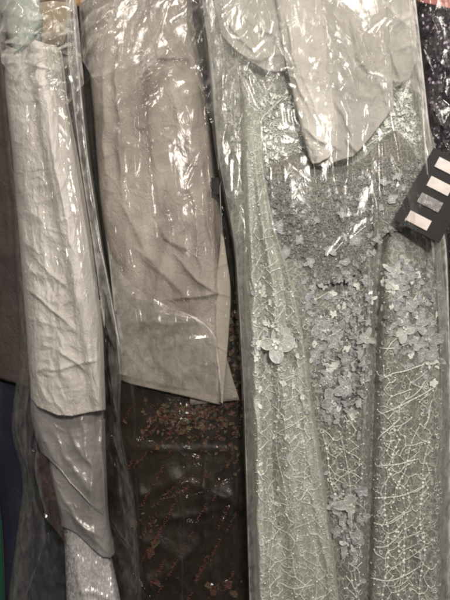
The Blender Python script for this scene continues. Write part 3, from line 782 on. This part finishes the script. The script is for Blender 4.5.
pan_l = lambda y: lerpk([(80, 244), (700, 258)], y)
pan_r = lambda y: lerpk([(80, 262), (170, 264), (230, 276), (290, 296), (340, 306), (420, 316), (500, 328), (600, 343), (700, 352)], y)
fold_x = lambda y: lerpk([(200, 378), (300, 377), (450, 371), (600, 366), (700, 362)], y)
in_right = lambda x, y: fold_x(y) + 3 < x < 443 and 262 < y < 680
in_mid = lambda x, y: pan_r(y) + 2 < x < fold_x(y) - 3 and 280 < y < 680
def zigzag(mb, surf, xf, y0, y1, inside, step=(6, 10), amp=(1.5, 4.5), br=(1.3, 3.4), branch=0.75):
    y = y0; side = q.choice((-1, 1)); prev = None
    while y < y1:
        x = xf(y) + side * q.uniform(*amp)
        if inside(x, y):
            p = (x, y)
            bead(mb, on(surf, [p], 0.0015)[0], q.uniform(*br) * 0.001, 1)
            if prev is not None:
                m_ = ((p[0] + prev[0]) / 2 + q.uniform(-1.5, 1.5), (p[1] + prev[1]) / 2 + q.uniform(-1, 1))
                vine(mb, surf, [prev, m_, p], q.uniform(0.5, 0.8), 3.5, (0.8, 1.6))
            if q.random() < branch:
                L = q.choice((6, 8, 10, 14, 20)); a = q.gauss(0.5, 0.18); e = (x + side * L * math.cos(a), y - L * math.sin(a))
                if inside(*e):
                    vine(mb, surf, wobble(x, y, e[0], e[1], 9, 0.7, q.uniform(0, 6), q.uniform(-1, 3)), q.uniform(0.45, 0.75), 4.5, (0.8, 1.8))
                    bead(mb, on(surf, [e], 0.0015)[0], q.uniform(1.2, 2.8) * 0.001, 1)
            prev = p
        else: prev = None
        side = -side if q.random() < 0.8 else side
        y += q.uniform(*step)

PATCH = [(340, 300, 22, 12, 60), (324, 334, 13, 13, 70), (352, 318, 14, 14, 40), (342, 396, 15, 20, 130), (322, 366, 9, 14, 50), (360, 352, 7, 16, 40), (350, 520, 8, 24, 70), (336, 508, 7, 8, 24),
         (412, 330, 15, 17, 130), (402, 290, 8, 20, 90), (396, 260, 7, 16, 60), (425, 362, 9, 14, 40), (330, 282, 30, 5, 70), (424, 282, 12, 12, 24)]
mb = MB()
for k in range(36):
    y0 = 352 + k * 9.5 + q.uniform(-6, 6); x0 = fold_x(y0) + q.uniform(3, 8)
    if k % 3 != 0: continue
    vine(mb, sks, wobble(x0, y0, q.uniform(394, 438), y0 - q.uniform(0, 30), 14, q.uniform(0.5, 1.8), q.uniform(0, 6), q.uniform(-2, 7)), q.uniform(0.6, 1.0), q.choice((3.5, 5, 6, 9)), (1.2, 3.0))
for xs in ((418, 425, 404, 470, 392, 505, 402, 560, 396, 640), (390, 400, 398, 440, 390, 470, 408, 510, 400, 600), (428, 440, 420, 500, 424, 560, 414, 640), (384, 480, 388, 540, 382, 620), (400, 470, 420, 450), (398, 480, 412, 500), (404, 520, 392, 540), (402, 560, 412, 590)):
    pts = [(xs[i], xs[i + 1]) for i in range(0, len(xs), 2)]
    fine = []
    for a, b in zip(pts[:-1], pts[1:]): fine += wobble(a[0], a[1], b[0], b[1], 12, 1.5, q.uniform(0, 6))[:-1]
    vine(mb, sks, fine, 0.5, 6.0, (1.6, 4.4))
for x0, x1, ya in ((391, 384, 366), (407, 401, 376), (428, 422, 372)):
    zigzag(mb, sks, lambda y: x0 + (x1 - x0) * (y - 300) / 350 + 4 * math.sin(y / 23 + x0), ya, 670, in_right)
for off, ya in ((0.2, 430), (0.7, 290)):
    zigzag(mb, sks, lambda y: pan_r(y) * (1 - off) + off * fold_x(y) + 3 * math.sin(y / 19 + off * 9), ya, 670, in_mid, amp=(2, 6))
seg_vines(mb, sks, 16, (376, 444), (280, 660), in_right, (0.5, -0.6, 0.9, 0.3), (8, 34), (0.4, 0.8), (0, 0, 5, 7), (0.9, 2.0))
seg_vines(mb, sks, 26, (296, 376), (290, 660), in_mid, (0.6, -0.7, 0.3), (8, 30), (0.4, 0.8), (0, 0, 5, 8), (0.9, 2.2))
vine(mb, sks, wobble(322, 432, 336, 500, 16, 1.2), 0.5, 7, (2.0, 4.2))
vine(mb, sks, wobble(340, 430, 366, 640, 30, 3), 0.5, 7, (1.3, 2.6))
curls(mb, sks, (296, 280, 443, 660), 520, (1.0, 3.2), 0.5, lambda x, y: in_right(x, y) or in_mid(x, y))
for k in range(420):
    x, y = q.uniform(296, 443), q.uniform(275, 660)
    if in_right(x, y) or in_mid(x, y): bead(mb, on(sks, [(x, y)], 0.0018)[0], q.uniform(0.8, 2.6) * 0.001, 1)
for cx, cy, sx, sy, n in PATCH:
    florets(mb, sks, cx, cy, sx, sy, int(n * 0.6), (2.8, 6.0), (2, 2, 2, 2, 3, 0), lambda x, y: in_right(x, y) or in_mid(x, y))
mb.build('embroidery', [M['thread'], M['bead'], M['petal_lilac'], M['petal_grey']], ld)
# draped panel
mb = MB()
inp = lambda x, y: pan_l(y) + 3 < x < pan_r(y) - 4
for k in range(16):
    y0 = 200 + k * 29 + q.uniform(-7, 7); xa = pan_l(y0) + 3; xb = pan_r(y0) - 5
    c = xa + (xb - xa) * q.uniform(0.25, 0.7)
    vine(mb, pas, wobble(c, y0 + 8, c + (xb - c) * q.uniform(.4, 1), y0 - q.uniform(-8, 14), 10, 1.2, q.uniform(0, 6), q.uniform(-2, 4)), q.uniform(0.4, 0.8), q.choice((0, 5, 7, 9)), (1.0, 2.2))
for off, ya in ((0.22, 160), (0.5, 250), (0.8, 290)):
    zigzag(mb, pas, lambda y: pan_l(y) * (1 - off) + off * pan_r(y) + 3 * math.sin(y / 21 + off * 9), ya, 670, inp, amp=(1.5, 4.5), br=(1.2, 3.0))
seg_vines(mb, pas, 40, (246, 345), (190, 660), inp, (0.5, -0.7, 1.2, 2.4), (7, 26), (0.4, 0.8), (0, 0, 5, 8), (0.9, 2.2))
for off, y0, y1 in ((0.4, 380, 520), (0.72, 300, 660), (0.2, 480, 660)):
    pts = [(pan_l(y) * (1 - off) + off * pan_r(y) + 3 * math.sin(y / 17 + off * 9), y) for y in range(y0, y1, 5)]
    vine(mb, pas, pts, 0.45, 6, (1.2, 2.8))
curls(mb, pas, (244, 120, 348, 660), 700, (1.0, 3.2), 0.5, inp)
for k in range(420):
    x, y = q.uniform(246, 346), q.uniform(150, 660)
    if inp(x, y): bead(mb, on(pas, [(x, y)], 0.0018)[0], q.uniform(0.8, 2.8) * 0.001, 1)
florets(mb, pas, 272, 350, 12, 18, 46, (2.2, 5), (0, 0, 2), inp)
florets(mb, pas, 262, 300, 8, 40, 40, (2, 4), (0, 2), inp)
florets(mb, pas, 285, 420, 14, 50, 40, (2, 3.6), (0, 2), inp)
mb.build('embroidery', [M['thread'], M['bead'], M['petal_lilac']], ld)
# bodice and yoke
mb = MB()
inb = lambda x, y: (264 < x < 374 and 172 < y < 280) or (376 < x < 420 and 150 < y < 222)
curls(mb, bos, (262, 160, 420, 280), 1100, (1.2, 4.6), 0.45, inb)
for k in range(330):
    x, y = q.uniform(264, 420), q.uniform(160, 280)
    if not inb(x, y): continue
    florets(mb, bos, x, y, 2, 2, 1, (1.8, 4.2), (2, 2, 2, 2, 3), inb)
for k in range(260):
    x, y = q.uniform(264, 420), q.uniform(160, 280)
    if inb(x, y): bead(mb, on(bos, [(x, y)], 0.002)[0], q.uniform(0.6, 1.3) * 0.001, 1)
for u, hy in HEM:
    x = 253 + u * 172
    if x > 266: florets(mb, bos, x, hy - 3, 2, 2, 2, (2.0, 4.0), (2, 3))
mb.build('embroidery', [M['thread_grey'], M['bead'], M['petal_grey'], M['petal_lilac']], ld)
def yoke_work(bx, nc, ins):
    mb = MB()
    curls(mb, yos, bx, nc, (1.2, 3.6), 0.5, ins)
    for k in range(nc // 2):
        x, y = q.uniform(bx[0], bx[2]), q.uniform(bx[1], bx[3])
        if not ins(x, y): continue
        p = on(yos, [(x, y)], 0.002)[0]
        if k % 2: bead(mb, p, q.uniform(0.7, 1.6) * 0.001, 1)
        else: flower(mb, p, q.uniform(1.4, 3.0) * S, q.uniform(0, 6), 5, 0, k, False)
    return mb
mb = yoke_work((372, 74, 424, 142), 420, lambda x, y: x < lerpk([(60, 402), (120, 418), (170, 432)], y))
vine(mb, yos, [(x, float(lerpk([(366, 147), (383, 134), (395, 131), (408, 137), (416, 146)], x))) for x in range(366, 418, 3)], 0.9, 3.0, (1.0, 1.9))
mb.build('embroidery', [M['thread'], M['bead']], ld)
mb = yoke_work((216, 95, 302, 166), 420, lambda x, y: x > lerpk([(60, 220), (120, 226), (170, 240)], y))
vine(mb, yos, [(x, float(lerpk([(240, 140), (262, 118), (285, 96)], x))) for x in range(242, 286, 3)], 0.9, 3.0, (1.0, 1.9))
mb.build('embroidery', [M['thread'], M['bead']], ld)

# ---- applique flowers, each a part: four shared shapes in two colours
variants = []
for vi in range(6):
    mb = MB(); flower(mb, (0, 0, 0), 1.0, vi * 0.7, (5, 4, 4, 6, 5, 7)[vi], 0, 40 + vi, True, 1, 2)
    me = bpy.data.meshes.new('flower')
    me.from_pydata(np.concatenate(mb.v).tolist(), [], mb.f)
    me.materials.append(M['petal_white'] if vi < 2 else M['petal_blue']); me.materials.append(M['bead']); me.materials.append(M['thread'])
    me.polygons.foreach_set('use_smooth', [True] * len(me.polygons)); me.polygons.foreach_set('material_index', mb.m)
    variants.append(me)
base = origin_of(ld)
def applique(x, y, r, white=False, surf=None, rot=None):
    sf = surf or sks
    p = on(sf, [(x, y)], 0.003)[0]
    o = bpy.data.objects.new('flower', variants[q.randrange(0, 2) if white else q.randrange(2, 6)]); COL.objects.link(o)
    o.parent = ld; o.location = (p - base).tolist(); o.scale = (r * S * 1.12, r * S * 0.7, r * S * 1.12)
    o.rotation_euler = (q.uniform(-.3, .3), q.uniform(0, 6.28) if rot is None else rot, q.uniform(-.3, .3))
for x, y, r, w in [(275, 345, 17, 1), (267, 366, 11, 1), (284, 338, 9, 1), (325, 330, 14, 0), (318, 322, 7, 0), (334, 344, 7, 0), (366, 338, 8, 1), (362, 352, 6, 1), (357, 366, 6, 1),
                   (333, 402, 12, 0), (346, 388, 10, 0), (330, 404, 8, 1), (352, 414, 7, 1), (340, 420, 7, 0), (324, 412, 6, 0), (360, 402, 5, 0),
                   (405, 318, 8, 0), (418, 324, 9, 0), (404, 330, 12, 1), (428, 340, 12, 0), (414, 346, 8, 1), (422, 354, 7, 0), (396, 346, 6, 0), (432, 356, 6, 0),
                   (408, 304, 7, 0), (402, 290, 6, 0), (395, 272, 8, 1), (404, 262, 7, 1), (400, 246, 6, 0), (390, 284, 6, 1), (412, 276, 5, 0),
                   (353, 504, 15, 1), (336, 508, 8, 1), (344, 524, 7, 0), (358, 538, 7, 0), (338, 532, 6, 0), (346, 552, 6, 0), (360, 520, 5, 0),
                   (330, 276, 6, 0), (352, 282, 6, 1), (312, 286, 6, 0), (346, 360, 6, 0), (314, 356, 6, 0), (326, 372, 5, 0)]:
    applique(x, y, r, bool(w), pas if in_panel(x, y) else sks)
for x, y, r in [(342, 214, 5), (330, 250, 6), (300, 240, 5), (316, 220, 5), (356, 240, 6), (286, 252, 5), (345, 262, 5), (280, 226, 6), (310, 262, 6), (384, 182, 6), (398, 176, 5), (392, 200, 6), (268, 240, 6), (362, 200, 5)]:
    p0 = applique(x, y, r, False, bos)

# ---- tissue on the shoulders: three sheets
def t_lift(seed, cr):
    cr = cr + random_creases(70, (205, 0, 430, 170), 60, 60, (8, 36), (0.9, 2.4), (0.4, 1.3), seed + 80)
    def f(px, py): return 1.8 * ridged(px / 34, py / 44, seed, 2) + 0.8 * ridged(px / 13, py / 15, seed + 2) + crease_field(px, py, cr)
    return f
t1, _ = hang('tissue_sheet', M['paper_thin'], None, [(-60, 206), (0, 212), (40, 222), (80, 232)], [(-60, 330), (0, 326), (60, 316), (80, 300)],
     [(0, -50), (1, -50)], [(0, 34), (0.12, 50), (0.28, 62), (0.45, 70), (0.6, 72), (0.75, 70), (0.88, 64), (1, 60)], -0.012, 0.016, t_lift(2, [(222, 0, 262, 54, 5, 4, 8), (240, 10, 290, 40, 4, 3, 6), (232, 48, 282, 56, 4, 4, 6), (270, 0, 275, 50, 4, 3, 0)]), 80, 100, back=False, thick=0.0004)
tag(t1, 'pale tissue drooping in a rounded scoop at the left shoulder of the lace dress', 'tissue paper', 'tissue sheets on the lace dress')
t2, _ = hang('tissue_sheet', M['paper_thin'], None, [(-60, 318), (0, 320), (100, 350), (160, 352)], [(-60, 408), (0, 411), (30, 416), (60, 416), (84, 414)],
     [(0, -50), (1, -50)], [(0, 76), (0.3, 80), (0.6, 79), (0.8, 83), (0.93, 78), (1, 62)], -0.004, 0.018, t_lift(4, [(360, 20, 420, 15, 4, 3, 5), (385, 40, 400, 80, 3, 5, 0), (350, 10, 380, 60, 5, 4, 3), (395, 50, 425, 40, 4, 3, 0)]), 80, 90, back=False, thick=0.0004)
tag(t2, 'broad pale tissue over the right shoulder of the lace dress, behind the hanging flap', 'tissue paper', 'tissue sheets on the lace dress')
t3, _ = hang('tissue_sheet', M['paper_thin'], None, [(-60, 272), (0, 276), (60, 286), (120, 300), (165, 312)], [(-60, 384), (0, 386), (60, 392), (110, 394), (170, 394)],
     [(0, -50), (1, -50)], [(0, 158), (0.06, 166), (0.2, 166), (0.32, 161), (0.45, 158), (0.52, 156), (0.6, 150), (0.75, 136), (0.9, 119), (1, 108)], -0.024, 0.018,
     t_lift(6, [(305, 130, 340, 150, 3, 4, 0), (345, 140, 362, 154, 3, 5, 0), (350, 20, 372, 80, 4, 5, 4), (336, 100, 360, 150, 4, 4, 2), (370, 60, 390, 110, 4, 4, 0), (380, 130, 392, 100, 3, 4, 0)]), 100, 150, back=False, thick=0.0004)
hang('folded_strip', M['paper_right'], t3, [(-60, 271), (0, 275), (60, 285), (120, 299), (165, 311)], [(-60, 316), (0, 322), (60, 330), (110, 336), (145, 338), (165, 336)],
     [(0, -50), (1, -50)], [(0, 156), (0.1, 164), (0.35, 163), (0.7, 158), (0.92, 150), (1, 142)], -0.036, 0.012,
     t_lift(3, [(290, 40, 310, 110, 4, 4, 3), (300, 60, 325, 140, 4, 3, 0), (305, 130, 330, 146, 3, 4, 0), (318, 160, 316, 140, 3, 4, 0), (285, 20, 300, 70, 3, 4, 0)]), 70, 150, back=False, thick=0.0004)
tag(t3, 'long pale tissue flap hanging down the front of the lace dress', 'tissue paper', 'tissue sheets on the lace dress')

# (bag gussets follow with the bag)
# ---- black swatch card under the film
card = thing('swatch_card', 'black card with four pale rectangular windows, tilted against the right side of the lace dress', 'card', W(435, 195, -0.045))
ex = np.array([20, 11.0]); ex /= np.linalg.norm(ex); ey = np.array([-35, 62.0]); ey -= ex * ex.dot(ey); ey /= np.linalg.norm(ey)
def card_box(name, c, hx, hy, hz, mat, y, bulge=0.0):
    ax = np.array([ex[0], -0.10, -ex[1]]) * hx * S; az = np.array([ey[0], 0, -ey[1]]) * hy * S
    cc = np.array(W(c[0], c[1], y))
    # bevelled slab with a slightly domed, uneven face
    n = 9; g = np.linspace(-1, 1, n); A, B = np.meshgrid(g, g)
    dome = bulge * (1 - A ** 4) * (1 - B ** 4) * (1 + 0.8 * np.sin(A * 4 + B * 3))
    rim = np.where(np.maximum(np.abs(A), np.abs(B)) > 0.99, 0.0, hz)
    top = cc + A[..., None] * ax + B[..., None] * az + np.array([0, -1, 0]) * (hz + dome)[..., None] * np.ones(3) * np.array([0, 1, 0])
    bot = cc + A[..., None] * ax + B[..., None] * az + np.array([0, hz, 0])
    v = np.concatenate([top.reshape(-1, 3), bot.reshape(-1, 3)]); f = grid_faces(n, n) + grid_faces(n, n, n * n, True)
    ring = [j for j in range(n)] + [i * n + n - 1 for i in range(1, n)] + [(n - 1) * n + j for j in range(n - 2, -1, -1)] + [i * n for i in range(n - 2, 0, -1)]
    for a, b in zip(ring, ring[1:] + ring[:1]): f.append((a, b, b + n * n, a + n * n))
    return mesh_obj(name, v, f, mat, card, False)
c0 = np.array([397, 217.0]) + ex * 24 - ey * 38
board = card_box('board', c0, 24, 40, 0.0012, M['card'], -0.046)
for i, (cx, cy) in enumerate(((447.5, 167), (439.5, 186), (430, 202.5), (418.5, 220.5))):
    card_box('swatch', (cx, cy), 11.2, 5.2, 0.0008, M['swatch_silver'] if i == 2 else M['swatch'], -0.0492 + 0.10 * S * ((np.array([cx, cy]) - c0) @ ex) * -1, 0.002 if i == 2 else 0.0003)

# ---- bag of the lace dress
def rbag_lift(px, py):
    h = 1.5 * ridged(px / 45, py / 70, 1, 2) + 1.1 * ridged(px / 20, py / 30, 4, 2) * (0.3 + 0.7 * (1 - sstep(80, 220, py)))
    cr = [(330, 10, 362, 80, 4.5, 8, 3), (345, 20, 372, 78, 4, 8, 0), (360, 30, 385, 85, 3.5, 7, 0), (322, 0, 345, 30, 3.5, 7, 0), (352, 50, 362, 100, 4, 6, 0), (225, 20, 242, 90, 3, 8, 2), (206, 10, 218, 56, 3, 8, 0), (196, 0, 206, 48, 3, 7, 0),
          (238, 60, 243, 110, 2.5, 6, 0), (243, 80, 236, 122, 2.5, 6, 0), (240, 126, 285, 95, 3, 5, 2), (282, 22, 292, 60, 3, 6, 0), (262, 45, 276, 40, 3, 6, 0), (423, 90, 426, 160, 1.6, 6, 0), (425, 150, 433, 250, 1.6, 6, -2),
          (400, 110, 423, 60, 3, 4, 0), (306, 150, 322, 160, 2.5, 5, 0), (272, 155, 318, 145, 2.5, 4, 2), (236, 150, 250, 330, 3, 4, 2), (246, 300, 256, 600, 2.5, 4, 0), (434, 250, 446, 420, 2.5, 4, 0),
          (438, 420, 442, 620, 2.5, 5, 0), (300, 300, 345, 560, 2, 2.5, 4), (376, 240, 372, 600, 2, 3, 0), (262, 250, 300, 420, 3, 2.5, 4)]
    cr += long_folds([(0, 202), (250, 238), (600, 252)], [(0, 408), (250, 444), (600, 446)], 20, 93)
    cr += random_creases(26, (200, -20, 430, 110), 65, 30, (16, 60), (1.4, 3.6), (1.2, 4.0), 33)
    cr += random_creases(60, (235, 110, 445, 660), 80, 35, (20, 80), (1.3, 3.2), (0.6, 2.0), 34)
    return h + crease_field(px, py, cr)
bag3, bag3s = hang('garment_bag', M['film'], None,
     [(-90, 192), (0, 198), (60, 206), (150, 214), (250, 234), (400, 242), (600, 249), (700, 252)],
     [(-90, 404), (0, 412), (60, 420), (120, 428), (180, 442), (250, 448), (400, 453), (600, 450), (700, 450)],
     [(0, -85), (1, -85)], [(0, 690), (1, 690)], 0.055, 0.108, rbag_lift, 250, 480, edge=4.0, edge_fade=0.02)
tag(bag3, 'wide clear plastic garment bag around the sage lace dress at right', 'garment bag', 'clear plastic garment bags')

mb = MB()
tube(mb, on(bag3s, [(x, y) for x, y in zip(np.interp(np.linspace(90, 262, 40), [90, 160, 262], [422, 426, 434]), np.linspace(90, 262, 40))], 0.002), 0.0022, 0, 6)
mb.build('seam', M['film_milky'], bag3)
def gz(px, py): return 1.5 * ridged(px / 14, py / 60, 2, 2) + crease_field(px, py, random_creases(26, (205, 0, 450, 640), 84, 8, (40, 120), (1.4, 3), (1, 3), 61))
hang('gusset', M['film_milky'], bag3, [(-90, 194), (0, 202), (60, 210), (150, 217), (250, 236), (400, 244), (700, 252)], [(-90, 226), (0, 232), (60, 238), (150, 244), (250, 248), (400, 253), (700, 262)],
     [(0, -85), (1, -85)], [(0, 690), (1, 690)], 0.0, 0.008, gz, 40, 260, back=False)
hang('gusset', M['film_milky'], bag3, [(-90, 394), (150, 424), (250, 436), (400, 441), (700, 439)], [(-90, 406), (150, 432), (250, 447), (400, 452), (700, 449)],
     [(0, -85), (1, -85)], [(0, 690), (1, 690)], 0.0, 0.008, gz, 30, 260, back=False)
hang('gusset', M['film_milky'], bag1, [(-90, 62), (60, 68), (160, 80), (250, 94), (350, 107), (480, 109), (700, 132)], [(-90, 68), (60, 78), (160, 88), (250, 102), (350, 121), (430, 119), (452, 123), (500, 134), (600, 141), (700, 145)],
     [(0, -85), (1, -85)], [(0, 330), (0.5, 290), (1, 350)], -0.03, 0.008, gz, 40, 200, back=False)

def top_l(seed, box_, ang, n=38):
    cr = random_creases(n, box_, ang, 26, (26, 90), (1.8, 5.0), (2.2, 6.0), seed)
    return lambda px, py: 2.4 * ridged(px / 40, py / 60, seed, 2) + crease_field(px, py, cr)
hang('gathered_top', M['film_fold'], bag1, [(-90, -10), (60, 0), (130, 12)], [(-90, 70), (0, 76), (60, 82), (130, 88)], [(0, -85), (1, -85)],
     [(0, 62), (0.15, 78), (0.3, 70), (0.45, 96), (0.6, 84), (0.75, 108), (0.9, 92), (1, 84)], -0.045, 0.036, top_l(5, (-5, -30, 95, 110), 30), 110, 150, back=False)
hang('gathered_top', M['film_fold'], bag2, [(-90, 74), (60, 82), (150, 88)], [(-90, 224), (0, 226), (60, 224), (150, 224)], [(0, -85), (1, -85)],
     [(0, 60), (0.12, 92), (0.25, 66), (0.4, 88), (0.55, 60), (0.7, 40), (0.82, 84), (0.92, 130), (1, 118)], 0.045, 0.036, top_l(6, (72, -40, 232, 120), 45), 150, 150, back=False)
hang('gathered_top', M['film_fold'], bag3, [(-90, 196), (60, 210), (150, 218)], [(-90, 404), (0, 412), (60, 420), (120, 428)], [(0, -85), (1, -85)],
     [(0, 170), (0.08, 150), (0.16, 128), (0.25, 96), (0.4, 74), (0.6, 90), (0.75, 98), (0.9, 84), (1, 96)], -0.035, 0.030, top_l(7, (200, -40, 425, 120), 65, 26), 190, 170, back=False)

# ================================================================== far right: black sequinned garment, coral top
bs = thing('sequin_dress', 'black sequinned garment with a coral collar at the right edge, beside the lace dress', 'dress', W(470, 700, 0.12))
hang('garment_body', M['seq_black'], bs, [(-60, 408), (60, 418), (150, 428), (300, 436), (700, 440)], [(-60, 560), (700, 575)], [(0, 4), (1, 4)], [(0, 690), (1, 690)], 0.14, 0.06,
     lambda px, py: 4 * ridged(px / 25, py / 35, 4) + 2 * np.sin(px / 9), 70, 160)
hang('collar', M['coral'], bs, [(-60, 404), (20, 414)], [(-60, 560), (20, 560)], [(0, -50), (1, -50)], [(0, 0), (0.1, 3), (0.25, 8), (1, 5)], 0.13, 0.068, lambda px, py: 3 * ridged(px / 16, py / 12, 2), 60, 40)
def xbag(px, py):
    return 2.5 * ridged(px / 25, py / 35, 3) + crease_field(px, py, random_creases(60, (405, -20, 520, 240), 70, 35, (12, 45), (1.5, 3.5), (2, 5), 51) + [(425, 95, 450, 140, 3, 7, 0), (432, 15, 440, 60, 3, 7, 0)])
bag4, _ = hang('garment_bag', M['film_dark'], None, [(-90, 400), (60, 412), (150, 424), (300, 434), (700, 436)], [(-90, 566), (700, 580)], [(0, -85), (1, -85)], [(0, 690), (1, 690)], 0.12, 0.09, xbag, 110, 260, edge_fade=0.03)
tag(bag4, 'clear plastic garment bag around the black sequinned garment at the right edge', 'garment bag', 'clear plastic garment bags')

# dark garments further back in the row, seen as dark gaps
for (l, r, lab, tp) in ((-40, 112, 'dark brown garment deep in the gap left of the taupe tissue', [(0, 70), (0.5, 52), (0.68, 44), (0.74, 10), (0.78, -50), (1, -60)]), (180, 268, 'dark brown garment deep in the gap between the taupe tissue and the lace dress', [(0, -60), (1, -60)])):
    t = thing('dark_garment', lab, 'garment', W((l + r) / 2, 700, 0.3), 'dark garments behind')
    hang('garment_body', M['brown'], t, [(-60, l), (700, l)], [(-60, r), (700, r)], tp, [(0, 690), (1, 690)], 0.30, 0.05, lambda px, py: 4 * np.sin(px / 8.0) + 2 * ridged(px / 30, py / 50, 2), 50, 60)

# ================================================================== light, camera, render
w = bpy.data.worlds.new('World'); scene.world = w; w.use_nodes = True
bgn = w.node_tree.nodes['Background']; bgn.inputs['Color'].default_value = (1.0, 0.94, 0.87, 1); bgn.inputs['Strength'].default_value = 0.06

def lamp(name, loc, target, size, power, col=(1.0, 0.927, 0.842)):
    d = bpy.data.lights.new(name, 'AREA'); d.shape = 'DISK'; d.size = size; d.energy = power; d.color = col
    o = bpy.data.objects.new(name, d); COL.objects.link(o); o.location = loc
    from mathutils import Vector
    o.rotation_euler = (Vector(target) - Vector(loc)).to_track_quat('-Z', 'Y').to_euler()
lamp('area_lamp', (0.80, -1.05, 2.50), (0.05, 0, 1.1), 0.40, 15)
lamp('area_lamp', (-0.50, -1.4, 2.60), (-0.1, 0, 1.1), 0.25, 9)  # small unseen lamp added for glints on the film
lamp('area_lamp', (0.45, -2.7, 2.10), (0, 0, 0.8), 0.40, 52)  # added frontal fill, brightens the lower half and evens the falloff
lamp('area_lamp', (-1.6, -1.9, 2.5), (0, 0, 1.0), 0.2, 6)  # another added lamp, gives the plastic glints from a second angle

cam_d = bpy.data.cameras.new('camera'); cam = bpy.data.objects.new('camera', cam_d); COL.objects.link(cam)
cam.location = (0, -D, ZC); cam.rotation_euler = (math.pi / 2, 0, 0)
cam_d.sensor_fit = 'VERTICAL'; cam_d.sensor_height = 24.0; cam_d.lens = 24.0 * D / 1.4
cam_d.clip_start = 0.05; cam_d.clip_end = 50
scene.camera = cam

vs = scene.view_settings
scene.display_settings.display_device = 'sRGB'
vs.view_transform = 'Standard'; vs.look = 'None'; vs.exposure = 0.15; vs.gamma = 1.0; vs.use_curve_mapping = False
scene.render.engine = 'CYCLES'
scene.cycles.transparent_max_bounces = 24
scene.cycles.max_bounces = 5; scene.cycles.diffuse_bounces = 2; scene.cycles.glossy_bounces = 3; scene.cycles.transmission_bounces = 3
scene.cycles.adaptive_threshold = 0.03
scene.cycles.use_denoising = True
scene.cycles.pixel_filter_type = 'BLACKMAN_HARRIS'; scene.cycles.filter_width = 2.4
scene.cycles.sample_clamp_indirect = 4.0
